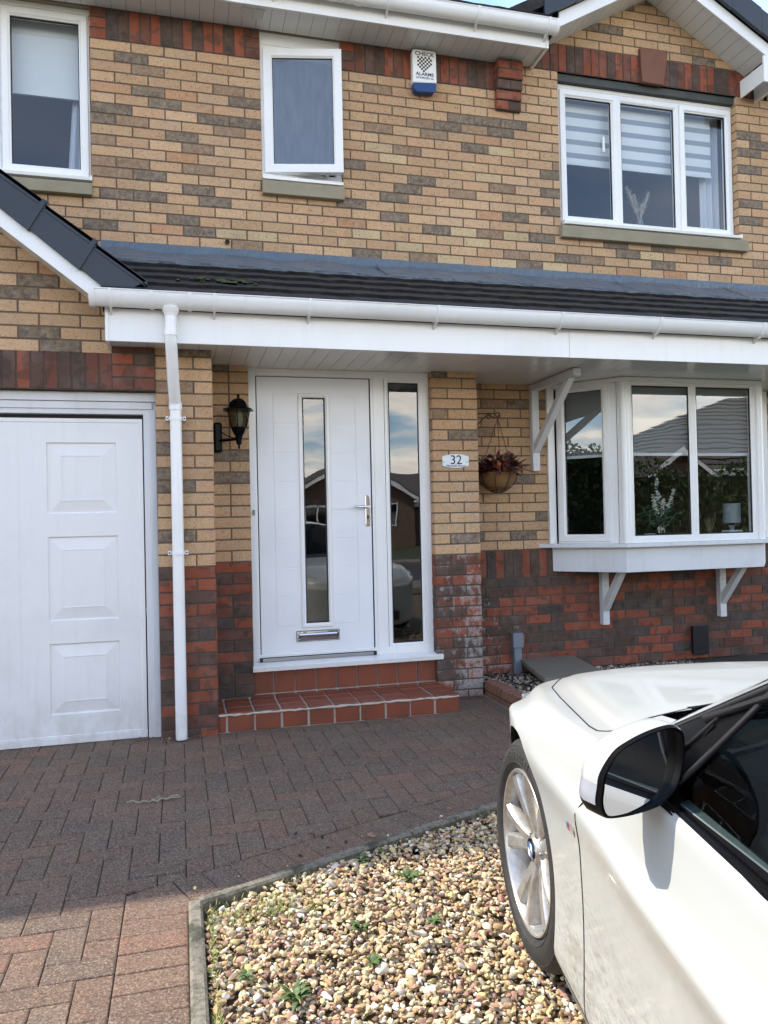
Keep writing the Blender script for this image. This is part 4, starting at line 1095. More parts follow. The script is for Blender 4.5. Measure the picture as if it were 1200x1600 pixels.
# soffit boards
def soffit(name, x0, x1, y0, y1, z, w=.1, mat='upvc_soffit', T=None):
    m = MB(); x = x0
    while x < x1-.001:
        e = min(x+w, x1); m.box(x+.0015, e-.0015, y0, y1, z, z+.006); x = e
    m.box(x0, x1, y0, y1, z+.0045, z+.008, 1)
    return m.build(name, [M[mat], M['seam']], HOUSE)
soffit('porch_soffit', .132, 5.9, -1.05, -.002, 2.345)
soffit('eaves_soffit', XL-.3, 3.305, -.275, -.002, 4.926)
m = MB(); m.box(.98, 1.17, -.21, -.10, 4.912, 4.925); 
m = MB(); m.ring(0, .165, 0, .105, [(0, 0), (0, -.008), (.006, -.010), (.012, -.006)], T=lambda x, y, z: (.985+x*1.0, -.225+z, 4.926+y)); 
for i in range(7): m.box(.999, 1.064, -.213+i*.0125, -.213+i*.0125+.008, 4.919, 4.925); m.box(1.072, 1.138, -.213+i*.0125, -.213+i*.0125+.008, 4.919, 4.925)
m.box(.990, 1.145, -.218, -.126, 4.9235, 4.9255); m.build('soffit_vent', M['upvc_soffit'], HOUSE)
# fascias
m = MB(); m.box(.118, 5.9, -1.075, -1.057, 2.332, 2.585); m.box(.112, .132, -1.082, -.862, 2.330, 2.56)
f1 = m.build('fascia', M['upvc'], HOUSE, bevel=.002)
m = MB(); m.box(3.012, 3.068, -1.080, -1.0755, 2.331, 2.50); m.lathe([(.004, -1.083), (.004, -1.080)], (3.035, 0, 2.47), 8, 'y'); m.build('fascia_joint', M['upvc'], f1, bevel=.001)
m = MB(); m.box(XL-.3, 3.318, -.292, -.274, 4.908, 5.12); m.box(3.305, 3.326, -.296, -.001, 4.906, 5.20)
f2 = m.build('fascia', M['upvc'], HOUSE, bevel=.002)
# gutters with brackets and joint collars
def gutter(x0, x1, yc, zc, r, brackets, collars, fy, ends=True):
    n = 14; S = 1.42
    def prof(rr, a0=200, a1=-20): return [(yc+rr*math.cos(R(a)), zc+rr*math.sin(R(a))) for a in [180-(-0)+(360-180)*i/n for i in range(n+1)]]
    m = MB(); out = [(yc-r, zc+.006)]+[(yc+r*math.cos(R(180+180*i/n)), zc+S*r*math.sin(R(180+180*i/n))) for i in range(n+1)]+[(yc+r, zc+.006)]
    inn = [(yc+(r-.004)*math.cos(R(360-180*i/n)), zc+S*(r-.004)*math.sin(R(360-180*i/n))) for i in range(n+1)]
    lip = [(yc+r, zc+.006)]; loop = out+inn
    m.prism([(x0, y, z) for y, z in loop], (x1-x0, 0, 0))
    m.tube([(x0, yc-r-.001, zc+.006), (x1, yc-r-.001, zc+.006)], .0045, 8)
    g_ = m.build('gutter', M['gutter'], HOUSE, smooth=40)
    def collar(x, w, dr, name):
        q = MB(); o2 = [(yc+(r+dr)*math.cos(R(176+188*i/n)), zc+.003+S*(r+dr)*math.sin(R(176+188*i/n))) for i in range(n+1)]
        i2 = [(yc+(r+.0005)*math.cos(R(364-188*i/n)), zc+.003+S*(r+.0005)*math.sin(R(364-188*i/n))) for i in range(n+1)]
        q.prism([(x-w/2, y, z) for y, z in o2+i2], (w, 0, 0)); return q
    for x in brackets:
        q = collar(x, .016, .008, 0); q.prism([(x-.005, yc-r*.2, zc-S*r-.004), (x-.005, fy, zc-S*r-.035), (x-.005, fy, zc-.01), (x-.005, yc+r, zc-.0)], (.010, 0, 0)); q.build('gutter_bracket', M['gutter'], g_, smooth=40)
    for x, w in collars: q = collar(x, w, .006, 0); q.build('gutter_union', M['gutter'], g_, smooth=40)
    if ends:
        for x in ends:
            q = MB(); q.prism([(x-.003, y, z) for y, z in [(yc+(r+.004)*math.cos(R(180+180*i/n)), zc+S*(r+.004)*math.sin(R(180+180*i/n))) for i in range(n+1)]], (.006, 0, 0)); q.build('gutter_end', M['gutter'], g_, smooth=40)
    return g_
G1 = gutter(.045, 5.95, -1.132, 2.590, .056, [.148, .716, 1.268, 2.068, 2.915, 3.642, 4.46, 5.3], [(.052, .030), (.370, .022), (.578, .022)], -1.075, ends=(.042,))
G2 = gutter(XL-.3, 3.365, -.352, 5.062, .056, [3.285, 2.71, 2.02, 1.2, .4], [(3.352, .02), (1.805, .05)], -.292, ends=(3.366,))
# downpipe
dp = upart('downpipe'); m = MB()
m.lathe([(.050, -.02), (.047, -.045), (.039, -.055), (.037, -.07)], (.472, -1.128, 2.545), 20); m.tube([(.472, -1.128, 2.49), (.470, -1.128, 2.375)], .034, 20)
m.tube([(.470, -1.128, 2.40), (.470, -1.128, 2.36)], .0375, 20); m.tube([(.470, -1.128, 2.38), (.470, -1.125, 2.34), (.472, -1.11, 2.30), (.480, -1.0, 2.10), (.485, -.95, 2.035), (.487, -.925, 2.0), (.488, -.922, 1.96)], .034, 20)
m.tube([(.488, -.922, 2.01), (.488, -.922, 1.965)], .0385, 20); m.tube([(.488, -.922, 1.97), (.488, -.922, 0.01)], .034, 20)
kid(m, 'pipe', M['upvc'], dp, smooth=40)
for z in (1.915, 1.115):
    m = MB(); m.tube([(.488, -.922, z-.012), (.488, -.922, z+.012)], .0385, 20); m.box(.430, .546, -.900, -.885, z-.012, z+.012); m.box(.430, .446, -.93, -.862, z-.012, z+.012); m.box(.530, .546, -.93, -.862, z-.012, z+.012)
    for x in (.438, .538): m.lathe([(.004, -.932), (.006, -.930)], (x, 0, z), 8, 'y', mat=1)
    kid(m, 'pipe_clip', [M['upvc'], M['rubber']], dp, bevel=.0015)
# main roof and right gable roof
mr_ = tiled_roof('main_roof', (-.36, 5.09), (3.6, 7.85), XL-.3, 3.32, .30, 4, M['tile'])
m = MB(); m.prism([(XL-.3, -.27, 5.05), (XL-.3, 3.6, 7.75), (XL-.3, 3.6, 7.82), (XL-.3, -.34, 5.10)], (8.9, 0, 0)); m.build('roof_deck', M['black'], HOUSE)
m = MB(); m.prism([(XL-.3, 3.6, 7.86), (XL-.3, 7.3, 5.1), (XL-.3, 7.25, 5.04), (XL-.3, 3.6, 7.8)], (11.0, 0, 0)); m.box(XL-.3, 5.7, 3.5, 3.55, 5.0, 7.82); m.build('main_roof', M['tile'], HOUSE)
m = MB(); m.box(XL, 3.4, .01, .06, 4.92, 5.1); m.box(XL, XR-.005, 6.9, 7.0, 0, 5.0); m.box(XL-.01, XL, -.0, 7, 0, 5.0); m.build('house_backing_wall', M['stone'], HOUSE)
AX = 4.40; AZ = 5.61+.02
def gb(x, o_): return AZ+o_-.555*abs(x-AX)
m = MB()
for sgn in (1, -1):
    T = lambda q: AX+sgn*q
    e_ = .985 if sgn < 0 else .98
    m.prism([(T(0), -.305, gb(AX, .115)), (T(e_), -.305, gb(T(e_), .115)), (T(e_), -.305, gb(T(e_), .0)), (T(0), -.305, gb(AX, .0))], (0, .018, 0))
m.box(5.30, 5.46, -.306, -.288, 4.895, 5.115); 
m.prism([(5.30, -.287, 5.05), (5.30, -.287, 4.90), (5.30, -.02, 4.90), (5.30, -.02, 5.05)], (.012, 0, 0)); m.box(5.455, 5.475, -.30, -.005, 4.885, 5.02)
m.build('bargeboard', M['upvc'], HOUSE, bevel=.002)
# sloping soffit boards under the gable verge
for sgn in (1, -1):
    m = MB(); s = 0.0
    while s < 1.06:
        e = s+.1; a, b = s+.0018, e-.0018
        p = lambda q, dz: (AX+sgn*q, gb(AX+sgn*q, .012)+dz)
        for a_, b_, dz, mt in ((a, b, 0, 0), (s, e, .004, 1)):
            xa, za = p(a_*.874, dz); xb, zb = p(b_*.874, dz)
            m.add([(xa, -.288, za), (xb, -.288, zb), (xb, -.002, zb), (xa, -.002, za)], [(0, 1, 2, 3)], mt)
        s = e
    m.build('verge_soffit', [M['upvc_soffit'], M['seam']], HOUSE, recalc=False)
for sgn in (1, -1):
    m = MB(); T = lambda q: AX+sgn*q; e_ = 1.42
    if sgn > 0: e_ = 1.5
    m.prism([(T(0), -.34, gb(AX, .30)), (T(e_), -.34, gb(T(e_), .30)), (T(e_), -.34, gb(T(e_), .20)), (T(0), -.34, gb(AX, .20))], (0, 4.0, 0)); m.build('gable_roof', M['tile'], HOUSE)
    s = 0.0
    ee = 1.13 if sgn < 0 else 1.5
    while s < ee:
        t = min(s+.285, ee); m = MB()
        m.prism([(T(s), -.352, gb(T(s), .315)), (T(t), -.352, gb(T(t), .323)), (T(t), -.352, gb(T(t), .112)), (T(s), -.352, gb(T(s), .118))], (0, .03, 0)); m.build('verge_cap', M['verge'], HOUSE, bevel=.003); s = t

# ------------------------------------------------------------------ fixtures on the walls
# alarm box
e = thing('alarm_box', 'white and blue burglar alarm box lettered CHECK ALARMS under the eaves', 'alarm', (2.385, -.03, 4.56))
m = MB(); ax0, ax1 = 2.290, 2.484
m.prism([(ax0, -.008, 4.640), (ax1, -.008, 4.655), (ax1, -.008, 4.895), (ax1-.02, -.008, 4.905), (ax0+.02, -.008, 4.905), (ax0, -.008, 4.895)], (0, -.062, 0)); m.build('cover', M['upvc'], e, bevel=.010)
m = MB(); m.prism([(ax0+.003, -.010, 4.640), (ax1-.003, -.010, 4.655), (ax1-.008, -.010, 4.60), (ax1-.03, -.010, 4.578), (ax0+.03, -.010, 4.570), (ax0+.006, -.010, 4.59)], (0, -.062, 0)); m.build('beacon', simple('blue_beacon_plastic', (.012, .045, .16), .25), e, bevel=.006)
yf_ = -.0708; cx_ = 2.387
text_mesh('lettering', 'CHECK', .042, (cx_, yf_, 4.868), M['lettering'], e, sx=1.12, offset=.0006); text_mesh('lettering', 'ALARMS', .036, (cx_, yf_, 4.712), M['lettering'], e, sx=1.10, offset=.0006)
text_mesh('lettering', '(01698)283126', .024, (cx_, yf_, 4.684), M['lettering'], e, sx=.95)
m = MB(); w = .0148; nn_ = 8; x_ = cx_-w*nn_/2
for i in range(nn_):
    for j in range(8):
        if (i+j) % 2: continue
        zc = 4.848-j*w
        t = (j-4.6)
        if t > 0 and abs(i-3.5) > 4.0-t*1.25: continue
        m.box(x_+i*w, x_+(i+1)*w, yf_-.0006, yf_+.002, zc-w, zc)
m.build('chequer_emblem', M['lettering'], e)
# house number sign
e = thing('house_number_sign', 'white oval-ended number 32 plaque on the brick pier right of the door', 'sign', (2.428, -.44, 1.69))
m = MB(); pts = []
sx0, sx1, sz0, sz1 = 2.328, 2.529, 1.644, 1.752
for i in range(11):
    t = i/10; pts.append((sx0+(sx1-sx0)*t, -.437, sz1-.004-.016*(2*t-1)**2))
for i in range(11):
    t = i/10; pts.append((sx1-(sx1-sx0)*t, -.437, sz0+.004+.016*(2*t-1)**2))
m.prism(pts, (0, -.008, 0)); m.build('plaque', simple('white_slate_plaque', (.70, .74, .77), .35), e, bevel=.0015)
text_mesh('numerals', '32', .092, (2.432, -.4458, 1.704), M['lettering'], e, offset=.0002); text_mesh('street_name', 'Mitchell Grove', .0235, (2.432, -.4458, 1.6635), M['lettering'], e, sx=1.05)
m = MB()
for x in (2.341, 2.516): m.lathe([(.004, -.450), (.006, -.445)], (x, 0, 1.694), 10, 'y')
m.build('screw', M['steel'], e, smooth=40)
# wall lantern
e = thing('wall_lantern', 'black six-sided coach lantern on the brick wall left of the door', 'lamp', (.754, -.44, 1.75))
m = MB(); m.box(.727, .782, -.470, -.437, 1.757, 1.955); m.build('mounting_plate', M['piano'], e, bevel=.012)
lc = (.882, -.600); m = MB()
m.tube([(.765, -.465, 1.832), (.80, -.50, 1.832), (lc[0], lc[1], 1.832)], .009, 10); m.tube([(.768, -.468, 1.90), (.80, -.50, 1.868), (.84, -.55, 1.845), (.87, -.585, 1.838)], .0035, 8); m.build('arm', M['piano'], e, smooth=40)
def hexl(m, prof, rot=0.0, n=6, mat=0, caps=True):
    vs = []
    for r_2, z in prof:
        for k_ in range(n):
            a = 2*math.pi*(k_+rot)/n; vs.append((lc[0]+r_2*math.cos(a), lc[1]+r_2*math.sin(a), z))
    fs = [(i*n+k_, i*n+(k_+1) % n, (i+1)*n+(k_+1) % n, (i+1)*n+k_) for i in range(len(prof)-1) for k_ in range(n)]
    if caps: fs += [tuple(range(n)), tuple((len(prof)-1)*n+k_ for k_ in range(n))]
    m.add(vs, fs, mat)
m = MB(); hexl(m, [(.004, 1.766), (.008, 1.775), (.007, 1.79), (.019, 1.80), (.021, 1.825), (.024, 1.83), (.026, 1.848), (.046, 1.880), (.055, 1.905), (.052, 1.907)], .3); m.build('lower_cup', M['piano'], e)
m = MB(); hexl(m, [(.108, 2.017), (.103, 2.022), (.070, 2.036), (.068, 2.040), (.056, 2.068), (.034, 2.088), (.012, 2.096), (.007, 2.104), (.011, 2.114), (.010, 2.120), (.003, 2.124)], .3)
hexl(m, [(.108, 2.017), (.078, 2.030), (.076, 2.018), (.0, 2.018)], .3, caps=False); m.build('canopy', M['piano'], e)
m = MB()
for k_ in range(6):
    a = 2*math.pi*(k_+.3)/6; m.tube([(lc[0]+.052*math.cos(a), lc[1]+.052*math.sin(a), 1.903), (lc[0]+.077*math.cos(a), lc[1]+.077*math.sin(a), 2.020)], .0036, 6)
m.build('glazing_bar', M['piano'], e)
m = MB(); hexl(m, [(.051, 1.905), (.0755, 2.020)], .3, caps=False); m.build('lamp_pane', M['lantern_glass'], e, recalc=False)
m = MB(); m.lathe([(.012, 1.905), (.022, 1.93), (.026, 1.96), (.024, 2.0), (.012, 2.015)], (lc[0], lc[1], 0), 14); m.build('bulb', simple('frosted_bulb', (.62, .62, .52), .5), e, smooth=60)
# wrought iron hook and hanging basket
m = MB(); hy = -.19
m.tube([(2.612, hy, 2.075), (2.70, hy, 2.078), (2.80, hy, 2.082), (2.845, hy, 2.082)], .0045, 8)
sp_ = [(2.872+ (.024*(1-t*.65))*math.cos(R(-100+480*t)), hy, 2.072+(.024*(1-t*.65))*math.sin(R(-100+480*t))) for t in np.linspace(0, 1, 22)]
m.tube([(2.80, hy, 2.082), (2.82, hy, 2.062), (2.85, hy, 2.05)]+sp_, .004, 8)
m.tube([(2.612, hy, 1.965), (2.66, hy, 1.966), (2.69, hy, 1.98), (2.74, hy, 2.03), (2.77, hy, 2.06), (2.80, hy, 2.08)], .004, 8)
sp_ = [(2.800+(.018*(1-t*.6))*math.cos(R(120+420*t)), hy, 2.058+(.018*(1-t*.6))*math.sin(R(120+420*t))) for t in np.linspace(0, 1, 18)]
m.tube(sp_, .0035, 8); m.box(2.606, 2.614, hy-.012, hy+.012, 1.93, 2.11)
iron = simple('rusty_black_iron', (.022, .014, .011), .6, nscale=60, namt=.5)
tag(m.build('wall_hook', iron, None, smooth=40), 'scrolled black iron bracket fixed to the side of the brick pier', 'bracket')
bx, by, bz, br = 2.862, hy, 1.632, .150
e = thing('hanging_basket', 'wire hanging basket of maroon autumn leaves with a small orange pumpkin', 'hanging basket', (bx, by, 1.48))
m = MB()
m.tube([(bx+br*math.cos(a), by+br*math.sin(a), bz) for a in np.linspace(0, 2*math.pi, 33)], .0042, 8)
for k_ in range(8):
    a = 2*math.pi*(k_+.3)/8; m.tube([(bx+br*math.cos(a)*math.cos(t), by+br*math.sin(a)*math.cos(t), bz-.158*math.sin(t)) for t in np.linspace(0, math.pi/2, 10)], .003, 6)
m.tube([(bx+.1*math.cos(a), by+.1*math.sin(a), bz-.118) for a in np.linspace(0, 2*math.pi, 25)], .0025, 6); m.build('wire_frame', iron, e, smooth=60)
m = MB(); m.lathe([(.002, bz-.150), (.05, bz-.143), (.095, bz-.115), (.125, bz-.075), (.14, bz-.03), (.143, bz-.004)], (bx, by, 0), 24); m.build('coir_liner', simple('coir_liner_brown', (.19, .10, .034), .95, nscale=60, namt=.4, bscale=120, bstr=1, bdist=.004), e, smooth=60)
hp = Vector((2.872, by, 2.045)); 
for k_ in range(3):
    a = 2*math.pi*(k_+.12)/3; q = Vector((bx+br*math.cos(a), by+br*math.sin(a), bz)); m = MB(); L_ = (q-hp).length; n_ = int(L_/.017)
    for i in range(n_):
        c_ = hp.lerp(q, (i+.5)/n_); d_ = (q-hp).normalized(); s_ = d_.cross(Vector((0, 1, 0))).normalized() if i % 2 else Vector((0, 1, 0))
        m.tube([c_+d_*.010*math.cos(t)+s_*.0045*math.sin(t) for t in np.linspace(0, 2*math.pi, 9)], .0013, 5, caps=False)
    m.build('chain', iron, e)
m = MB(); m.tube([(2.872, by, 2.055), (2.873, by, 2.035), (2.866, by, 2.03)], .002, 6); m.build('hook', iron, e)
lv = MB(); mm = random.Random(5)
for i in range(520):
    a = mm.uniform(0, 6.283); r_2 = mm.uniform(0, .155); p = (bx+r_2*math.cos(a), by+r_2*math.sin(a), bz+.01+mm.uniform(-.01, .085)*(1-r_2/.22))
    d_ = (math.cos(a)*mm.uniform(.4, 1.6), math.sin(a)*mm.uniform(.4, 1.6), mm.uniform(-.3, .8))
    f = mm.uniform(.5, 1.5); c_ = mm.choice([(.11, .018, .018), (.06, .012, .014), (.19, .045, .022), (.04, .02, .02), (.20, .10, .05), (.12, .025, .04)])
    leafblade(lv, p, d_, mm.uniform(.065, .145), mm.uniform(.008, .018), tuple(q*f for q in c_), droop=mm.uniform(.1, .6))
k = NT('autumn_leaf'); k.base(k.attr()); k.rough(.7); lm = k.m; lv.build('foliage', lm, e, smooth=60)
fw = MB()
for cx2, cz2, s2, cc_, cnt in ((bx+.065, bz+.105, .055, (.33, .16, .15), 90), (bx-.085, bz+.10, .035, (.16, .02, .03), 60), (bx+.12, bz+.06, .035, (.20, .05, .035), 60), (bx-.04, bz+.055, .04, (.26, .24, .16), 60)):
    for i in range(cnt):
        a = mm.uniform(0, 6.283); b = mm.uniform(.1, 1.5); d_ = Vector((math.cos(a)*math.sin(b), math.sin(a)*math.sin(b)-.4, math.cos(b)))
        leafblade(fw, Vector((cx2, by-.055, cz2))+d_*s2*.35, d_, s2*.7, .006, tuple(q*mm.uniform(.6, 1.4) for q in cc_), droop=.1, n=3)
fw.build('flower', lm, e, smooth=60)
m = MB(); P = []
for i in range(9):
    t = math.pi*i/8; P.append([(bx-.045+.031*math.sin(t)*(1+.09*math.cos(8*u))*math.cos(u), by-.118+.031*math.sin(t)*(1+.09*math.cos(8*u))*math.sin(u), bz+.042-.026*math.cos(t)) for u in np.linspace(0, 2*math.pi, 49)])
m.grid(P); m.tube([(bx-.045, by-.118, bz+.066), (bx-.043, by-.118, bz+.082)], .004, 6); m.build('pumpkin', simple('orange_pumpkin', (.42, .085, .018), .5, nscale=80, namt=.3), e, smooth=60)
# grey conduit, black boiler stub, air brick
e = thing('cable_conduit', 'slate grey plastic cable cover rising from the small gravel bed', 'conduit', (3.06, -.03, .03))
m = MB(); m.box(3.026, 3.092, -.05, -.004, .03, .27); m.box(3.030, 3.036, -.056, -.049, .03, .27); m.build('duct', M['grey_plastic'], e, bevel=.004)
m = MB(); m.box(3.014, 3.104, -.066, -.003, .255, .372); m.build('cap', M['grey_plastic'], e, bevel=.006)
m = MB(); m.box(4.67, 4.80, -.05, -.004, .10, .33); m.box(4.655, 4.81, -.058, -.05, .09, .34); tag(m.build('flue_cover', M['black'], None, bevel=.012), 'black plastic outlet cover low on the red wall under the bay', 'vent')
m = MB(); m.box(5.0, 5.21, -.012, -.004, .15, .215); 
for i in range(9):
    for j in range(3): m.box(5.012+i*.0215, 5.024+i*.0215, -.014, -.011, .158+j*.019, .170+j*.019, 1)
m.build('air_brick', [simple('terracotta_air_brick', (.17, .05, .03), .8), M['rubber']], HOUSE)
# ------------------------------------------------------------------ raised bed beside the pier
g = MB(); g.quad((2.60, -2.6, .045), (XR+.5, -2.2, .045), (XR+.5, 0, .045), (2.60, 0, .045)); structure(g.build('bed_soil', M['soil']))
P = scatter(5200, 2.66, 4.6, -1.35, -.06, lambda x, y: not (3.0 < x < 3.55 and y > -.8 and x > 3.1), 8)
Z = .048+np.random.default_rng(9).uniform(0, .016, len(P))+.02*(P[:, 1] < -.3)*0
PAL2 = np.array([(.42, .36, .26), (.5, .46, .38), (.25, .17, .12), (.14, .11, .09), (.05, .045, .04), (.08, .07, .06)])
o = stones('gravel', np.column_stack([P, Z]), .0125, None, 10, pebble, PAL2, np.array([.2, .15, .2, .2, .15, .1]))
tag(o, 'small dull pebbles and dark chippings in the raised bed by the wall', 'gravel', kind='stuff')
e = thing('brick_edging', 'row of upright orange-brown bricks edging the raised pebble bed', 'edging', (2.62, -1.2, 0))
mb_ = MB(); kk = NT('edging_brick'); kk.base(kk.mix(kk.rng(kk.noise(30, 4), .4, .7), (.21, .095, .055), (.12, .062, .042))); kk.rough(.9); kk.bump(kk.noise(140, 4), .5, .002)
y = -.44; i = 0
while y > -2.3:
    x = 2.612-.010*(y+.44); q = rng.uniform(-.002, .002)
    m = MB(); m.box(x+q, x+.10+q, y-.0620, y-.002, -.04, .105+rng.uniform(-.002, .002)); m.build('edging_brick', kk.m, e, bevel=.004); y -= .065
    i += 1
m = MB(); m.box(2.585, 2.612, -2.3, -.44, -.03, .006); m.build('haunching', M['concrete'], e)
# paving slab laid across the bed
m = MB(); a = [(3.092, -.012), (3.555, -.020), (3.415, -.80), (2.925, -.775)]
m.prism([(x, y, .125) for x, y in a], (0, 0, .035)); tag(m.build('paving_slab', M['slab'], None, bevel=.004), 'grey-brown concrete slab lying on the pebble bed against the red wall', 'paving slab')
m = MB(); m.box(3.14, 3.24, -.6, -.38, .05, .124); tag(m.build('loose_brick', M['red'] if False else kk.m, None, bevel=.004), 'single brick propping the concrete slab above the pebbles', 'brick')
# weeds, twig and leaf litter
wm = simple('weed_green', (.07, .115, .028), .6, nscale=50, namt=.3)
wi = MB(); wr = random.Random(11)
def weed(name, n, L, w, label, loc, s):
    e = MB(); r2 = random.Random(s)
    for i in range(n):
        a = r2.uniform(0, 6.28); leafblade(e, (r2.uniform(-.008, .008), r2.uniform(-.008, .008), .004), (math.cos(a), math.sin(a), r2.uniform(.3, 1.5)), L*r2.uniform(.6, 1.2), w*r2.uniform(.7, 1.3), droop=.7)
    o = e.build(name, wm, None, smooth=60); o.location = loc; return o
wd = [(638, 1372, 26, .045, .011, 'largest broad-leaved weed, alone in the pebbles between kerb and wheel'), (565, 1345, 16, .035, .010, 'low weed in the pebbles just below the diagonal kerb'),
      (600, 1335, 14, .03, .008, 'small weed in the shaded pebbles close under the diagonal kerb'), (560, 1450, 14, .035, .007, 'thin weed in the sunlit pebbles below the largest weed'), (585, 1505, 12, .035, .008, 'small bright weed in the middle of the sunlit pebbles'),
      (460, 1560, 24, .05, .007, 'tall straggly weed at the front of the pebbles near the straight kerb'), (383, 1527, 14, .03, .007, 'tiny weed in the pebbles beside the straight kerb'), (680, 1440, 14, .04, .006, 'wispy weed in the pebbles left of the car wheel')]
for i, (x, y, n, L_, w_, lab) in enumerate(wd):
    d_ = FWD+RT*((x-600)/FPX)-UP*((y-800)/FPX); t = (.008-CAM.z)/d_.z; p = CAM+d_*t
    o = weed('weed', n, L_, w_, lab, (p.x, p.y, .004), i); tag(o, lab, 'weed', 'weeds growing through the pebbles')
gr_ = MB()
for i in range(1300):
    q = wr.random()
    if q < .62: x, y = wr.gauss(.80, .12), wr.gauss(-3.10, .055)
    elif q < .7: s_ = wr.uniform(0, 1.4); p = KA+kd*s_-kn*.06; x, y = p.x, p.y
    else: x, y = .567+wr.uniform(0, .02), wr.uniform(-3.9, -3.0)
    if not in_gravel(x, y): continue
    a = wr.uniform(0, 6.28); leafblade(gr_, (x, y, .0), (math.cos(a)*.8, math.sin(a)*.8, wr.uniform(.5, 1.6)), wr.uniform(.010, .028), .0018, droop=.6, n=2)
tag(gr_.build('grass', simple('dry_moss_grass', (.27, .28, .08), .8), None, smooth=60), 'fine yellow-green moss and grass tufts along the kerb in the pebbles', 'grass', kind='stuff')
jw = MB()
for i in range(260):
    x, y = wr.uniform(.3, 2.5), wr.uniform(-2.7, -1.0)
    x = -0.62+round((x+.62)/.1015)*.1015+wr.uniform(-.003, .003)
    a = wr.uniform(0, 6.28); leafblade(jw, (x, y, -.004), (math.cos(a)*.4, math.sin(a)*.4, 1), wr.uniform(.006, .014), .0018, droop=.8, n=2)
tag(jw.build('moss', simple('joint_moss', (.05, .075, .02), .9), None), 'tiny tufts of moss in the joints of the block paving', 'moss', kind='stuff')
m = MB()
for i in range(11):
    a = wr.uniform(0, 6.28); x, y = -.02+.395+wr.gauss(0, .045)-.02, -1.95+wr.gauss(0, .012)
    m.tube([(x, y, .006), (x+.03*math.cos(a), y+.015*math.sin(a), .014), (x+.055*math.cos(a+.3), y+.03*math.sin(a+.3), .008)], .003, 5)
d_ = FWD+RT*((253-600)/FPX)-UP*((1251-800)/FPX); t = -CAM.z/d_.z; tp = CAM+d_*t
tw_ = m.build('twig', simple('pale_lichen_twig', (.30, .28, .20), .95), None, smooth=60); tw_.location = (tp.x-.355, tp.y+1.95, 0)
tag(tw_, 'pale lichen-covered twig lying alone on the block paving', 'twig')
lf = MB()
def litter(cx2, cy2, sx, sy, n, cols_, L_=.02, zt=.004):
    for i in range(n):
        a = wr.uniform(0, 6.28); leafblade(lf, (cx2+wr.gauss(0, sx), cy2+wr.gauss(0, sy), zt+wr.uniform(0, .008)), (math.cos(a), math.sin(a), wr.uniform(-.1, .4)), L_*wr.uniform(.6, 1.5), L_*.28, tuple(q*wr.uniform(.6, 1.3) for q in wr.choice(cols_)), droop=.2, n=2)
litter(.41, -.90, .03, .02, 22, [(.35, .28, .2), (.2, .12, .07)]); litter(.585, -.89, .03, .02, 22, [(.35, .28, .2), (.2, .12, .07)])
litter(2.45, -.50, .07, .03, 60, [(.09, .05, .03), (.2, .12, .07), (.05, .03, .02)]); litter(.25, -.83, .05, .02, 20, [(.16, .09, .05)]); litter(.9, -2.0, .75, .5, 380, [(.5, .45, .38), (.4, .34, .27), (.06, .04, .03)], .0055)
litter(1.2, -2.6, .35, .1, 10, [(.015, .012, .01)], .025)
tag(lf.build('leaf_litter', lm, None), 'scattered dry leaf scraps along the wall foot and on the paving', 'leaf litter', kind='stuff')
# ------------------------------------------------------------------ white coupe
HB = R(11.5); CC = Vector((1.455, -3.596, 0)); CF = Vector((math.sin(HB), math.cos(HB), 0)); CL = Vector((-math.cos(HB), math.sin(HB), 0)); HWD = .82
def cw(u, w, z): p = CC-CF*u+CL*w; return (p.x, p.y, z)          # u back from the front axle, w outwards from the left wheel face
base = CC-CF*1.3-CL*HWD
CAR = thing('parked_car', 'white two-door coupe parked nose to the house on the pebble bed', 'car', (base.x, base.y, 0), -HB)
k = NT('white_car_paint')
tcc = k.n('ShaderNodeTexCoord'); mp = k.n('ShaderNodeMapping'); k.l(k.pos(), mp.inputs[0]); mp.inputs['Rotation'].default_value = (0, 0, HB)
px = k.n('ShaderNodeSeparateXYZ'); k.l(mp.outputs[0], px.inputs[0]); X_, Y_, Z_ = px.outputs
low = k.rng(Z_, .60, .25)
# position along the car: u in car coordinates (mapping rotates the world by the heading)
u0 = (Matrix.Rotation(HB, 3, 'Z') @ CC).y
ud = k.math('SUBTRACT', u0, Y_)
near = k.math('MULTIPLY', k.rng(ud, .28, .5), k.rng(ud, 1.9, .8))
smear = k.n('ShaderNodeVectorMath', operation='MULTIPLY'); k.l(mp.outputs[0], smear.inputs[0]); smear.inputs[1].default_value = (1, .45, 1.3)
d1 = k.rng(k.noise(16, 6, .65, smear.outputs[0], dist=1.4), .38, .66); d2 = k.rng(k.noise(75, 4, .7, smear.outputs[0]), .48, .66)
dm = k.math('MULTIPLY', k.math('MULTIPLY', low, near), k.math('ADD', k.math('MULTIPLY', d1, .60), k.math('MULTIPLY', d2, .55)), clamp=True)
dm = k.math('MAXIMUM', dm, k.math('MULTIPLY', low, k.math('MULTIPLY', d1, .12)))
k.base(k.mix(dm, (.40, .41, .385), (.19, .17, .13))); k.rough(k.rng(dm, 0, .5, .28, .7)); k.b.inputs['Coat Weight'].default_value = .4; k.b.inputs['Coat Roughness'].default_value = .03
k.b.inputs['Coat IOR'].default_value = 1.4
PAINT = k.m
UK = [-.73, -.66, -.55, -.40, -.20, 0, .27, .50, .65, .95, 1.3, 2.0, 2.66, 3.1, 3.45, 3.62]
SO = [-.55, -.31, -.17, -.085, -.025, -.002, 0, .0, .0, .006, .012, .022, .03, .0, -.07, -.25]
side = [(-.07, .14), (-.008, .165), (.012, .22), (.008, .40), (.014, .56), (.030, .652), (.018, .672), (.001, .735)]
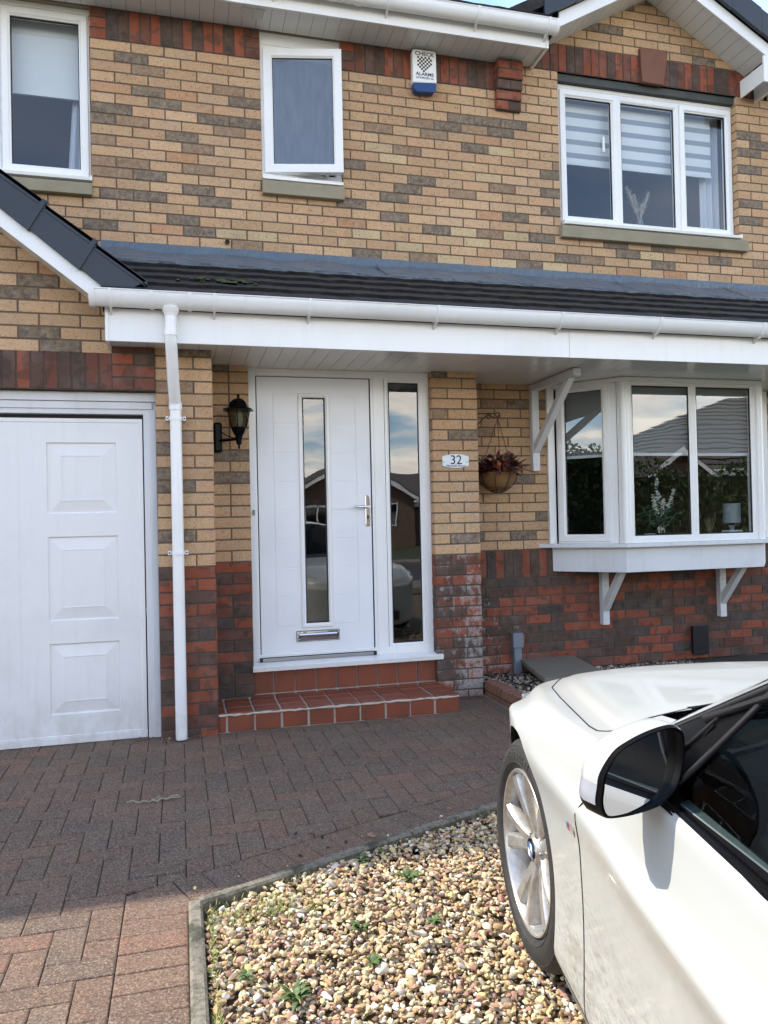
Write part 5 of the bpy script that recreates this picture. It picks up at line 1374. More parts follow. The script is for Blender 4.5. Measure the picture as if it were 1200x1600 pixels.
top = {
 -.73: [(-.555, .56), (-.57, .585), (-.59, .60), (-.62, .61), (-.66, .615), (-.74, .62), (-.82, .625)],
 -.66: [(-.33, .60), (-.36, .635), (-.40, .65), (-.46, .66), (-.52, .668), (-.66, .685), (-.82, .69)],
 -.55: [(-.20, .64), (-.24, .672), (-.28, .685), (-.34, .696), (-.40, .706), (-.6, .722), (-.82, .728)],
 -.40: [(-.115, .665), (-.155, .703), (-.19, .713), (-.24, .722), (-.29, .735), (-.55, .755), (-.82, .76)],
 -.20: [(-.055, .70), (-.110, .738), (-.145, .737), (-.19, .745), (-.225, .758), (-.5, .782), (-.82, .788)],
 0: [(-.022, .722), (-.082, .752), (-.115, .751), (-.155, .757), (-.190, .774), (-.5, .802), (-.82, .81)],
 .27: [(-.008, .730), (-.053, .768), (-.083, .769), (-.12, .776), (-.150, .794), (-.45, .826), (-.82, .838)],
 .50: [(-.006, .738), (-.036, .782), (-.062, .788), (-.095, .795), (-.122, .812), (-.42, .848), (-.82, .862)],
 .65: [(-.002, .742), (-.022, .790), (-.05, .803), (-.09, .812), (-.14, .824), (-.42, .858), (-.82, .87)]}
for u_ in (.95, 1.3, 2.0):
    o_ = dict(zip(UK, SO))[u_]; top[u_] = [(o_+.002, .745), (o_-.010, .802+(u_-.95)*.008), (o_-.05, .812), (-.10, .812), (-.14, .812), (-.42, .812), (-.82, .812)]
top[2.66] = [(.03, .75), (.005, .83), (-.04, .85), (-.10, .865), (-.16, .875), (-.45, .89), (-.82, .895)]
top[3.1] = [(-.005, .76), (-.04, .845), (-.08, .865), (-.14, .875), (-.2, .88), (-.45, .893), (-.82, .90)]
top[3.45] = [(-.08, .76), (-.12, .84), (-.16, .865), (-.2, .872), (-.26, .878), (-.5, .888), (-.82, .893)]
top[3.62] = [(-.26, .72), (-.30, .79), (-.33, .82), (-.37, .83), (-.42, .835), (-.55, .84), (-.82, .845)]
CT = []
for u_, o_ in zip(UK, SO):
    fr_ = 1.0 if u_ > .3 else max(0.0, min(1, (u_+.25)/.6))
    s_ = []
    for j, (w, z) in enumerate(side):
        ww, zz_ = w, z
        if j == 5: ww = .016+(.030-.016)*fr_+(.008 if u_ >= .95 else 0); zz_ = .652 if u_ > .3 else .645
        if u_ < -.3: zz_ = z if j < 3 else .22+(z-.22)*(.95 if u_ > -.5 else .82)
        s_.append((o_+ww, zz_))
    s_[7] = top[u_][0]
    if s_[6][1] > s_[7][1]-.02: s_[6] = ((s_[5][0]+s_[7][0])/2, (s_[5][1]+s_[7][1])/2)
    CT.append(s_+top[u_][1:])
CT = np.array(CT)          # stations x 14 x (w, z)
def hermite(xk, yk, xq):
    """monotone-ish cubic through stations"""
    xk = np.array(xk); h = np.diff(xk); d = (yk[1:]-yk[:-1])/h[:, None, None] if yk.ndim == 3 else (yk[1:]-yk[:-1])/h[:, None]
    m = np.zeros_like(yk); m[0], m[-1] = d[0], d[-1]
    w1, w2 = 2*h[1:]+h[:-1], h[1:]+2*h[:-1]
    sh = (slice(None),)+(None,)*(yk.ndim-1)
    with np.errstate(divide='ignore', invalid='ignore'):
        hm = (w1+w2)[sh]/(w1[sh]/d[:-1]+w2[sh]/d[1:])
    m[1:-1] = np.where(d[:-1]*d[1:] > 0, hm, 0)
    out = []
    for x in xq:
        i = min(max(np.searchsorted(xk, x)-1, 0), len(h)-1); t = (x-xk[i])/h[i]
        out.append((2*t**3-3*t**2+1)*yk[i]+(t**3-2*t**2+t)*h[i]*m[i]+(-2*t**3+3*t**2)*yk[i+1]+(t**3-t**2)*h[i]*m[i+1])
    return np.array(out)
uq = np.concatenate([np.arange(-.73, -.42, .01), np.arange(-.42, .46, .01), np.arange(.46, 2.26, .03), np.arange(2.26, 3.06, .012), np.linspace(3.06, 3.62, 20)])
UU = hermite(UK, CT, uq)
SUBJ = [2, 3, 5, 5, 4, 2, 4, 5, 3, 4, 4, 8, 8]
def acrossj(P):
    n = len(P); xs = np.arange(n, dtype=float); q = []
    for j in range(n-1): q += [j+i/SUBJ[j] for i in range(SUBJ[j])]
    q.append(n-1.0)
    ch = np.concatenate([[0], np.cumsum(np.maximum(np.hypot(*(P[1:]-P[:-1]).T), 1e-4))])
    qc = np.interp(q, xs, ch)
    return hermite(ch, P, qc), np.array(q)
GR = []
for row in UU: a, JQ = acrossj(row); GR.append(a)
GR = np.array(GR)          # nu x nj x 2
nu, nj = GR.shape[:2]
ARCH = [(0.0, .313, .350), (2.66, .313, .345)]
# snap vertices near the wheel arch on to its circle
snapped = []
U2 = np.repeat(uq[:, None], nj, 1); keepv = np.ones((nu, nj), bool)
for cu_, cz2, ra in ARCH:
    for i in range(nu):
        for j in range(nj):
            if JQ[j] > 8: continue
            du, dz = U2[i, j]-cu_, GR[i, j, 1]-cz2; r_2 = math.hypot(du, dz)
            if abs(du) < ra+.1 and r_2 < ra-.004: keepv[i, j] = False
    for i in range(1, nu-1):
        for j in range(1, nj-1):
            if not keepv[i, j] or JQ[j] > 8: continue
            du, dz = U2[i, j]-cu_, GR[i, j, 1]-cz2; r_2 = math.hypot(du, dz)
            if r_2 < ra+.05 and not keepv[i-1:i+2, j-1:j+2].all():
                s_ = ra/r_2; U2[i, j] = cu_+du*s_; GR[i, j, 1] = cz2+dz*s_; snapped.append((i, j))
for i, j in snapped:
    row = hermite(UK, CT, [U2[i, j]])[0]; a_, q_ = acrossj(row); kq = q_ < 8.01
    GR[i, j, 0] = np.interp(GR[i, j, 1], a_[kq, 1], a_[kq, 0])
def seam_w(u):
    return float(np.interp(u, [-.62, -.2, 0, .27, .42, .487, .51, .525, .53], [-.33, -.145, -.115, -.083, -.064, -.063, -.072, -.090, -.13]))
def hood_rear(w):           # rear edge of the bonnet as a function of w
    return float(np.interp(-w, [.063, .09, .13, .20, .30, .5, .82], [.49, .522, .53, .525, .50, .455, .43]))
cats = {'body': MB(), 'bonnet': MB(), 'door': MB()}
Vall = []; idx = {}
vs = []
for i in range(nu):
    for j in range(nj): vs.append(cw(U2[i, j], GR[i, j, 0], GR[i, j, 1]))
nL = len(vs)
for i in range(nu):
    for j in range(nj): vs.append(cw(U2[i, j], -2*HWD-GR[i, j, 0], GR[i, j, 1]))
faces = {'body': [], 'bonnet': [], 'door': [], 'doorR': []}
def dgap(z): return float(np.interp(z, [.16, .2, .30, .40, .50, .58, .65, .72, .80], [.575, .575, .575, .572, .572, .578, .60, .645, .72]))
for i in range(nu-1):
    for j in range(nj-1):
        if not (keepv[i, j] and keepv[i+1, j] and keepv[i, j+1] and keepv[i+1, j+1]): continue
        u_ = (U2[i, j]+U2[i+1, j+1])/2; w_, z_ = GR[i:i+2, j:j+2].reshape(-1, 2).mean(0); jm = (JQ[j]+JQ[j+1])/2
        if .50 < u_ < 3.0 and jm > 9 and (w_ < -.21 or u_ > .84) and u_ > hood_rear(w_): continue
        c_ = 'body'
        if u_ < hood_rear(w_) and w_ < seam_w(u_) and jm > 8.2 and u_ > -.62: c_ = 'bonnet'
        elif jm < 8.6 and dgap(z_) < u_ < 1.86 and z_ > .19: c_ = 'door'
        a, b, c2, d_ = i*nj+j, (i+1)*nj+j, (i+1)*nj+j+1, i*nj+j+1
        faces[c_].append((a, b, c2, d_)); faces['doorR' if c_ == 'door' else c_].append((d_+nL, c2+nL, b+nL, a+nL))
# one consistent set of smooth normals over all panels
me = bpy.data.meshes.new('t'); allf = sum(faces.values(), []); me.from_pydata(vs, [], allf); me.update()
me.polygons.foreach_set('use_smooth', [True]*len(me.polygons)); me.update()
VN = np.zeros(len(vs)*3, np.float32); me.vertices.foreach_get('normal', VN); VN = VN.reshape(-1, 3); bpy.data.meshes.remove(me)
centre = Vector(cw(1.3, -HWD, .5))
sgn_ = 1.0 if Vector(VN[int(nu*.4)*nj+12]).dot(Vector(vs[int(nu*.4)*nj+12])-centre) > 0 else -1.0
def panel(name, fs):
    used = sorted({q for f in fs for q in f}); mp_ = {q: i for i, q in enumerate(used)}
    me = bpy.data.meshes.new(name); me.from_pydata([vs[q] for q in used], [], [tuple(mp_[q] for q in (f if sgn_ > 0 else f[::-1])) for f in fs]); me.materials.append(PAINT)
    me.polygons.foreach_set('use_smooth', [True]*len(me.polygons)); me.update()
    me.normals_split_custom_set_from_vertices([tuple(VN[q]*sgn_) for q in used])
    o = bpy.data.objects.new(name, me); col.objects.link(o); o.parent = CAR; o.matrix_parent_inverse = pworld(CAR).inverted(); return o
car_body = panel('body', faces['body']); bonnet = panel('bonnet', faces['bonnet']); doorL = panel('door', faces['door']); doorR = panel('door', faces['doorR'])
def surf(u, zq=None, w=None, jr=(0, 14)):
    """point on the left body side at station u and height zq, or on the top at offset w"""
    row = hermite(UK, CT, [u])[0]; a, q = acrossj(row)
    if zq is not None:
        for i in range(len(a)-1):
            if q[i] < 8 and a[i, 1] <= zq <= a[i+1, 1]:
                t = (zq-a[i, 1])/(a[i+1, 1]-a[i, 1]+1e-9); return a[i]+(a[i+1]-a[i])*t
        return a[-1]
    for i in range(len(a)-1):
        if q[i] >= 7.9 and a[i+1, 0] <= w <= a[i, 0]:
            t = (w-a[i, 0])/(a[i+1, 0]-a[i, 0]-1e-9); return a[i]+(a[i+1]-a[i])*t
    return a[-1]
def gapline(name, pts, r=.0017, mirror=True):
    m = MB(); m.tube([cw(*p) for p in pts], r, 6)
    m.build(name, M['rubber'], car_body, smooth=80)
    if mirror and abs(pts[-1][1]+.82) > .01: m = MB(); m.tube([cw(p[0], -2*HWD-p[1], p[2]) for p in pts], r, 6); m.build(name, M['rubber'], car_body, smooth=80)
    elif mirror: m = MB(); m.tube([cw(p[0], -2*HWD-p[1], p[2]) for p in pts[::-1]], r, 6); m.build(name, M['rubber'], car_body, smooth=80)
pts = []
for u_ in np.arange(-.60, .50, .03): s_ = surf(u_, w=seam_w(u_)); pts.append((u_, s_[0], s_[1]+.0002))
for w_ in (-.075, -.09, -.11, -.13, -.16, -.20, -.3, -.4, -.5, -.6, -.7, -.82): u_ = hood_rear(w_); s_ = surf(u_, w=w_); pts.append((u_, s_[0], s_[1]+.0002))
gapline('shut_line', pts, .0022)
gapline('shut_line', [(dgap(z), surf(dgap(z), zq=z)[0]+.0002, z) for z in np.linspace(.19, .79, 30)], .0017)
gapline('shut_line', [(1.86, surf(1.86, zq=z)[0]+.0002, z) for z in np.linspace(.19, .79, 20)], .0017)
gapline('shut_line', [(u_, surf(u_, zq=.192)[0]+.0002, .192) for u_ in np.linspace(.42, 1.9, 20)], .0018)
m = MB()
for z0_ in (.178,):
    m.tube([cw(u_, surf(u_, zq=z0_)[0]+.001, z0_) for u_ in np.linspace(.40, 2.3, 30)], .0035, 6)
m.build('sill_strip', M['chrome'], car_body, smooth=80)
# wheel wells, floor, arch lips
m = MB()
for cu_, cz2, ra in ARCH:
    for sd in (1, -1):
        P = []
        for a in np.linspace(-.55, math.pi+.55, 40):
            uu_, zz_ = cu_+ra*math.cos(a), cz2+ra*math.sin(a)
            wr_ = surf(uu_, zq=max(.17, zz_))[0] if zz_ < .70 else .0
            r2 = ra+.004; P.append([(uu_, wr_-.001, zz_), (cu_+(ra+.001)*math.cos(a), wr_-.02, cz2+(ra+.001)*math.sin(a)), (cu_+(ra+.02)*math.cos(a), -.06, cz2+(ra+.02)*math.sin(a)), (cu_+(ra+.02)*math.cos(a), -.36, cz2+(ra+.02)*math.sin(a)), (cu_, -.36, cz2)])
        m.grid([[cw(u_, w_ if sd > 0 else -2*HWD-w_, z_) for u_, w_, z_ in r] for r in P])
m.build('wheel_housing', M['black'], CAR, smooth=40)
m = MB(); m.prism([cw(-.6, -.25, .15), cw(-.6, -2*HWD+.25, .15), cw(3.5, -2*HWD+.15, .15), cw(3.5, -.15, .15)], (0, 0, .03)); m.build('underbody', M['black'], CAR)
m = MB()
for sd in (1, -1):
    g_ = lambda w: w if sd > 0 else -2*HWD-w
    m.prism([cw(.40, g_(-.03), .15), cw(2.28, g_(-.03), .15), cw(2.28, g_(-.3), .15), cw(.40, g_(-.3), .15)], (0, 0, .03))
m.build('sill_panel', M['black'], CAR)
# greenhouse
E_ = [(.67, -.035, .800), (.85, -.072, .895), (1.09, -.120, 1.020), (1.30, -.160, 1.125), (1.55, -.195, 1.213), (1.9, -.210, 1.252), (2.3, -.205, 1.236), (2.7, -.175, 1.150), (3.0, -.14, 1.010), (3.16, -.12, .90)]
Mc = [(.455, -.82, .862), (.66, -.82, .965), (.92, -.82, 1.09), (1.15, -.82, 1.19), (1.42, -.82, 1.272), (1.85, -.82, 1.302), (2.3, -.82, 1.288), (2.75, -.82, 1.20), (3.05, -.82, 1.05), (3.22, -.82, .915)]
E_, Mc = np.array(E_), np.array(Mc)
sq = np.linspace(0, 9, 55); EE = hermite(np.arange(10.), E_, sq); MM = hermite(np.arange(10.), Mc, sq)
tq = [0, .028, .056, .08, .11]+list(np.linspace(.16, 1, 12))
def gp(i, t):      # t 0 at the left edge, 1 on the centre line
    e, c2 = EE[i], MM[i]; a = 1-t
    return (c2[0]+(e[0]-c2[0])*a**2.2, c2[1]+(e[1]-c2[1])*a, c2[2]+(e[2]-c2[2])*a**2.6)
roof_f, ws_f, bl_f, rub_f = MB(), MB(), MB(), MB()
for i in range(len(sq)-1):
    for j in range(len(tq)-1):
        q = [gp(i, tq[j]), gp(i+1, tq[j]), gp(i+1, tq[j+1]), gp(i, tq[j+1])]
        s_ = (sq[i]+sq[i+1])/2; pill = tq[j+1] <= .057
        if s_ < 4.0 and not pill: tgt = rub_f if (tq[j+1] <= .12 or s_ < .35 or s_ > 3.85) else ws_f
        elif s_ > 6.6 and s_ < 8.9 and tq[j] >= .09: tgt = bl_f
        else: tgt = roof_f
        tgt.add([cw(*p) for p in q], [(0, 1, 2, 3)]); tgt.add([cw(p[0], -2*HWD-p[1], p[2]) for p in q], [(3, 2, 1, 0)])
def weld(mb):
    d = {}; nv = []; mp_ = []
    for v_ in mb.v:
        kx = (round(v_[0], 5), round(v_[1], 5), round(v_[2], 5))
        if kx not in d: d[kx] = len(nv); nv.append(v_)
        mp_.append(d[kx])
    mb.v = nv; mb.f = [tuple(mp_[q] for q in f) for f in mb.f]; keep = [i for i, f in enumerate(mb.f) if len(set(f)) == len(f)]
    mb.f = [mb.f[i] for i in keep]; mb.m = [mb.m[i] for i in keep]; mb.c = [mb.c[i] for i in keep]; return mb
weld(roof_f).build('roof', PAINT, CAR, smooth=50); weld(ws_f).build('windscreen', M['car_glass'], CAR, smooth=60); weld(bl_f).build('rear_window', M['car_glass'], CAR, smooth=60); weld(rub_f).build('windscreen_surround', M['gloss_black'], CAR, smooth=60)
# side glazing between belt line and roof edge
def edge_at(u):
    i = np.interp(u, EE[:, 0], np.arange(len(EE))); i0 = int(i); t = i-i0; i1 = min(i0+1, len(EE)-1); return EE[i0]*(1-t)+EE[i1]*t
def belt_at(u): 
    w = float(np.interp(u, [.67, .95, 1.3, 2.0, 2.66, 3.0], [-.035, -.012, -.002, .006, -.002, -.06])); return (u, w-.004, float(np.interp(u, [.67, .95, 1.3, 2.0, 2.66, 3.0], [.800, .806, .810, .82, .845, .865])))
for sd in (1, -1):
    g_ = lambda p: cw(p[0], p[1] if sd > 0 else -2*HWD-p[1], p[2])
    def sg(u, t, out=0.0):
        b, e = belt_at(u), edge_at(u); bow = .012*math.sin(math.pi*t)
        return g_((u, b[1]+(e[1]-b[1])*t+bow+out, b[2]+(e[2]-b[2])*t))
    fr2, gl2 = MB(), MB()
    def cols(t):
        return [(.68, .955+.19*t, 5), (.955+.19*t, 1.80, 18), (1.80, 1.90, 2), (1.90, 2.62-.05*t, 14), (2.62-.05*t, 3.0, 6)]
    rowz = [(0.0, .05, 1), (.05, .925, 10), (.925, 1.0, 2)]
    for ci in range(5):
        for ri, (ta, tb_, nr_) in enumerate(rowz):
            P = []
            nc_ = cols(0)[ci][2]; isg = ci in (1, 3) and ri == 1; o_ = -.004 if isg else 0
            for r_i in range(nr_+1):
                t = ta+(tb_-ta)*r_i/nr_; ua, ub, _ = cols(t)[ci]
                P.append([sg(ua+(ub-ua)*q/nc_, t, o_) for q in range(nc_+1)])
            (gl2 if isg else fr2).grid(P)
    m = MB()
    for t in (0, 1):
        pass
    m.tube([sg(.955+.19*t-.004, t, .001) for t in np.linspace(.05, .925, 8)], .005, 6); m.tube([sg(.86+.19*t, t, .001) for t in np.linspace(.02, .9, 8)], .004, 6); m.build('window_post', M['black'], CAR, smooth=60)
    weld(fr2).build('window_frame', M['piano'], CAR, smooth=50); weld(gl2).build('side_window', M['car_glass'], CAR, smooth=60)
    m = MB(); P = []
    for u_ in np.linspace(.70, 3.0, 40):
        b = belt_at(u_); P.append([g_((u_, b[1]-.012, b[2]-.004)), g_((u_, b[1]+.001, b[2]+.006)), g_((u_, b[1]+.007, b[2]+.004)), g_((u_, b[1]+.010, b[2]-.010)), g_((u_, b[1]+.004, b[2]-.020))])
    m.grid(P); m.build('belt_trim', M['piano'], CAR, smooth=60)
    m = MB()                                                # bright window reveal along the pillar
    m.tube([g_((edge_at(u_)[0], edge_at(u_)[1]+.006, edge_at(u_)[2]-.010)) for u_ in np.linspace(.72, 2.9, 40)], .0045, 6); m.build('roof_seal', M['rubber'], CAR, smooth=60)
    m = MB(); m.tube([sg(u_, .86-.0*u_, .004) for u_ in np.linspace(.98, 1.80, 16)], .007, 6); m.build('frame_ridge', M['black'], CAR, smooth=60)
    m = MB(); m.prism([sg(.86, .03, .003), sg(.93, .03, .003), sg(1.02, .75, .003), sg(1.0, .82, .003)], (0, 0, .001)); m.build('mirror_sail', M['piano'], CAR)
# cowl, dashboard and seats
m = MB(); P = []
for u_ in (.42, .46, .50, .56, .62, .68, .74): P.append([cw(u_, w_, .800+.045*min(1, (-w_-.1)/.4)*(1 if w_ > -.82 else 1)*max(0, min(1, (1.54+w_)/.3))+(.0 if u_ > .45 else -.03)+(u_-.5)*.03) for w_ in np.linspace(-.215, -1.425, 14)])
m.grid(P); m.build('cowl', M['black'], CAR, smooth=50)
m = MB(); 
for o2 in (0, .6):
    m.tube([cw(.55, -.35-o2, .835), cw(.60, -.6-o2, .875), cw(.66, -.85-o2*.6, .93)], .006, 6)
m.build('wiper', M['black'], CAR)
dk = simple('dark_grey_dashboard', (.022, .023, .025), .6); seatm = simple('black_leather_seat', (.018, .018, .02), .5)
m = MB(); m.prism([cw(.62, -.12, .60), cw(.62, -.12, .84), cw(.80, -.12, .865), cw(1.02, -.12, .85), cw(1.10, -.12, .77), cw(1.08, -.12, .60)], tuple(-CL*1.40)); m.build('dashboard', dk, CAR, bevel=.02)
m = MB(); m.prism([cw(.7, -.14, .2), cw(3.0, -.14, .2), cw(3.0, -1.5, .2), cw(.7, -1.5, .2)], (0, 0, .02)); m.box(0, 0, 0, 0, 0, 0)
for sd in (-.055, -1.585):
    m.prism([cw(.7, sd, .2), cw(2.9, sd, .2), cw(2.9, sd, .79), cw(.7, sd, .775)], tuple(-CL*(.03 if sd > -1 else -.03)))
m.build('cabin_lining', dk, CAR)
m = MB(); m.tube([cw(1.16+.06*math.sin(a), -1.18+.17*math.cos(a), .80+.16*math.sin(a)) for a in np.linspace(0, 2*math.pi, 33)], .013, 10); m.tube([cw(1.16, -1.35, .80), cw(1.14, -1.18, .79), cw(1.16, -1.01, .80)], .012, 8); m.tube([cw(1.14, -1.18, .79), cw(1.05, -1.18, .77)], .03, 10); m.build('steering_wheel', dk, CAR, smooth=50)
for w_ in (-.47, -1.17):
    m = MB(); cxx = w_
    m.prism([cw(1.30, cxx+.23, .42), cw(1.30, cxx+.23, .55), cw(1.80, cxx+.23, .50), cw(1.86, cxx+.23, .40)], tuple(-CL*.46))
    m.prism([cw(1.76, cxx+.22, .50), cw(1.98, cxx+.20, .98), cw(2.06, cxx+.20, .98), cw(1.92, cxx+.22, .45)], tuple(-CL*.42))
    m.prism([cw(1.97, cxx+.12, 1.00), cw(2.01, cxx+.12, 1.16), cw(2.08, cxx+.12, 1.16), cw(2.07, cxx+.12, 1.0)], tuple(-CL*.24)); m.build('seat', seatm, CAR, bevel=.03)
# door mirrors
bez = [(.109, .840), (.104, .864), (.083, .896), (.061, .912), (.027, .928), (-.007, .937), (-.024, .933), (-.031, .919), (-.029, .881), (-.019, .843), (-.004, .824), (.018, .809), (.058, .798), (.094, .794), (.107, .799), (.112, .818)]
mirror_paint = PAINT
bezc = np.array(bez).mean(0)
def smooth_loop(P, k_=4):
    P = np.array(P); n = len(P); out = []
    for i in range(n):
        p0, p1, p2, p3 = P[i-1], P[i], P[(i+1) % n], P[(i+2) % n]
        for q in range(k_):
            t = q/k_; out.append(.5*((2*p1)+(-p0+p2)*t+(2*p0-5*p1+4*p2-p3)*t*t+(-p0+3*p1-3*p2+p3)*t**3))
    return np.array(out)
BL = smooth_loop(bez)
for sd in (1, -1):
    g_ = lambda u, w, z: cw(u, w if sd > 0 else -2*HWD-w, z)
    mir_ = MB(); secs_ = [(1.000, 1.0, 0, 0, 0), (1.004, .985, 0, 0, 1), (1.004, .93, 0, 0, 1), (.992, .90, 0, 0, 1)]
    def lp_(u, sc_2, dw, dz): return [g_(u, bezc[0]+(p[0]-bezc[0])*sc_2+dw, bezc[1]+(p[1]-bezc[1])*(sc_2 if sc_2 <= 1 else 1+(sc_2-1)*.25)+dz) for p in BL]
    n = len(BL)
    shell = [(1.002, 1.0, 0, 0), (.994, 1.03, .001, .0), (.985, 1.05, .003, .000), (.965, 1.06, .010, .0), (.940, 1.0, .012, -.002), (.915, .90, .008, -.004), (.895, .66, .003, -.005), (.884, .35, .0, -.006), (.881, .05, .0, -.006)]
    rings = [lp_(*s_) for s_ in shell]
    white, blk = MB(), MB(); lens = MB()
    for i in range(len(shell)-1):
        for k_ in range(n):
            k2 = (k_+1) % n; q = [rings[i][k_], rings[i][k2], rings[i+1][k2], rings[i+1][k_]]
            pw = BL[k_][0]; pz = BL[k_][1]
            zl = .842-(.06-pw)*.10
            isw = (BL[k_][1]+BL[k2][1])/2 > zl and i >= 1 and not (BL[k_][0] < -.02 and pz < .90)
            il = (not isw) and i in (1, 2, 3) and pw > .09 and (BL[k_][1]+BL[k2][1])/2 > .815
            (white if isw else (lens if il else blk)).add(q, [(0, 1, 2, 3)])
    for a, b in ((1.000, .995), (1.006, .97), (1.006, .93), (.992, .90)): pass
    rr_ = [lp_(1.002, 1.0, 0, 0), lp_(1.006, .985, 0, 0), lp_(1.006, .95, 0, 0), lp_(1.000, .925, 0, 0), lp_(.975, .925, 0, 0)]
    for i in range(4):
        for k_ in range(n): k2 = (k_+1) % n; blk.add([rr_[i][k_], rr_[i][k2], rr_[i+1][k2], rr_[i+1][k_]], [(0, 1, 2, 3)])
    blk.tube([g_(.975, -.015, .835), g_(.97, -.035, .822), g_(.955, -.07, .815)], .022, 10)
    blk.add([g_(.93, -.0, .80), g_(1.02, -.0, .80), g_(1.0, -.06, .86), g_(.93, -.06, .86), g_(.93, -.06, .78), g_(1.02, -.06, .78)], [(0, 1, 2, 3), (0, 4, 5, 1)])
    mo_ = weld(white).build('door_mirror', PAINT, CAR, smooth=60)
    weld(blk).build('mirror_housing', M['piano'], mo_, smooth=60); weld(lens).build('indicator', simple('clear_indicator_lens', (.30, .31, .33), .15, coat=.5), mo_, smooth=60)
    m = MB(); m.add([g_(.9965+.16*(p[0]-bezc[0])-.03*(p[1]-bezc[1]), bezc[0]+(p[0]-bezc[0])*.922, bezc[1]+(p[1]-bezc[1])*.922) for p in BL], [tuple(range(n))]); m.build('mirror_glass', simple('mirror_glass', (.5, .5, .52), .0, 1.0), mo_, recalc=False)
# wheels
tyre_m = NT('tyre_rubber'); tyre_m.base(tyre_m.mix(tyre_m.rng(tyre_m.noise(40, 4, .7), .4, .7), (.014, .0135, .013), (.028, .025, .021))); tyre_m.rough(.7); tyre_m = tyre_m.m
rim_m = NT('silver_alloy'); rim_m.base(rim_m.mix(rim_m.rng(rim_m.noise(30, 5, .7), .4, .75), (.46, .445, .42), (.30, .27, .23))); rim_m.b.inputs['Metallic'].default_value = .65; rim_m.rough(.34); rim_m = rim_m.m
disc_m = simple('brake_disc_steel', (.22, .2, .19), .4, .9)
rd_b, rd_w = simple('roundel_blue', (.02, .13, .38), .2, coat=.5), simple('roundel_white', (.7, .7, .7), .2, coat=.5)
RT_, RR = .314, .2214
def wheel(u_, sd, steer):
    # local frame: a forward (in wheel plane), o outward, z up
    hub = Vector(cw(u_, 0 if sd > 0 else -2*HWD, 0)); fw = Matrix.Rotation(steer, 3, 'Z') @ CF; ow = Vector((-fw.y, fw.x, 0))*(1 if sd > 0 else -1)
    def T(a, o, z): p = hub+fw*a+ow*o; return (p.x, p.y, RT_+z)
    e = bpy.data.objects.new('wheel', None); col.objects.link(e); e.parent = CAR; e.matrix_parent_inverse = pworld(CAR).inverted(); e.empty_display_size = .1
    def rev(prof, n=96, mod=None):
        m = MB(); P = []
        for k_ in range(n+1):
            a = 2*math.pi*k_/n; P.append([T(r*math.cos(a), o, r*math.sin(a)) for r, o in (prof if mod is None else mod(k_))])
        m.grid(P); return m
    tp_ = [(RR+.002, -.022), (RR+.006, -.006), (RR+.012, .000), (RR+.022, .007), (RR+.024, .0085), (RR+.0255, .007), (RR+.040, .010), (RR+.055, .008), (RT_-.023, .001), (RT_-.021, .0015), (RT_-.012, -.008), (RT_-.004, -.018), (RT_, -.034), (RT_, -.060), (RT_-.007, -.062), (RT_-.007, -.070), (RT_, -.072), (RT_+.001, -.110), (RT_-.007, -.112), (RT_-.007, -.12), (RT_, -.122), (RT_-.002, -.18), (RT_-.02, -.205), (RR, -.20)]
    m = rev(tp_); kid(weld(m), 'tyre', tyre_m, e, smooth=35)
    m = rev([(RR+.0045, -.012), (RR+.0045, -.002), (RR+.002, .0015), (RR-.003, .0005), (RR-.007, -.006), (RR-.012, -.030), (RR-.020, -.070), (RR-.024, -.15), (RR-.015, -.20)])
    # five paired spokes
    for s5 in range(5):
        base_a = 2*math.pi*s5/5+R(70)
        for sg2 in (1, -1):
            N = 10; secs2 = []
            for i in range(N+1):
                t = i/N; r = .035+(RR-.010-.035)*t
                ang2 = base_a+sg2*(R(9)+R(4.5)*t) if True else 0
                half = (.0215-.003*math.sin(math.pi*t)+.004*t**3); dep = -.034+.026*t**2.2 if t < .97 else -.006
                dep = -.030*(1-t)**1.6-.006
                c_, s_ = math.cos(ang2), math.sin(ang2); ce, se = -s_, c_
                inner, outer = (-1, 1)
                pts2 = []
                for off, dz in ((-half, -.034), (-half*.98, -.010), (-half*.72, -.0015), (-half*.6, -.001), (half*.35, .0015), (half*.55, .001), (half*.95, -.010), (half, -.034)):
                    o_ = off*sg2
                    pts2.append(T(r*c_+ce*o_, dep+dz, r*s_+se*o_))
                secs2.append(pts2)
            m.grid(secs2)
        # web between the two legs near the hub
        c_, s_ = math.cos(base_a), math.sin(base_a); ce, se = -s_, c_
        m.grid([[T(r*c_+ce*o_, d_, r*s_+se*o_) for o_ in (-h_2, 0, h_2)] for r, h_2, d_ in ((.03, .018, -.040), (.06, .013, -.043), (.085, .010, -.048), (.11, .010, -.06))])
    m2 = rev([(.058, -.055), (.052, -.038), (.040, -.030), (.034, -.024), (.033, -.020)], 40); m.v_off = 0
    o0 = len(m.v); m.v += m2.v; m.f += [tuple(q+o0 for q in f) for f in m2.f]; m.m += m2.m; m.c += m2.c
    kid(weld(m), 'rim', rim_m, e, smooth=38)
    for k_ in range(5):
        m = MB(); a = 2*math.pi*(k_+.5)/5+R(70); m.tube([T(.046*math.cos(a), -.036, .046*math.sin(a)), T(.046*math.cos(a), -.0275, .046*math.sin(a))], .0065, 6)
        kid(m, 'wheel_bolt', M['steel'], e)
    m = rev([(.0, -.016), (.031, -.0165), (.033, -.020)], 40); kid(weld(m), 'cap', M['gloss_black'], e, smooth=40)
    for nm, mt, qs in (('roundel_quarter', rd_b, (0, 2)), ('roundel_quarter', rd_w, (1, 3))):
        m = MB()
        for q_ in qs:
            aa = np.linspace(q_*math.pi/2, (q_+1)*math.pi/2, 9)
            m.add([T(0, -.0150, 0)]+[T(.021*math.cos(a), -.0150, .021*math.sin(a)) for a in aa], [tuple(range(10))])
        kid(m, nm, mt, e, recalc=False)
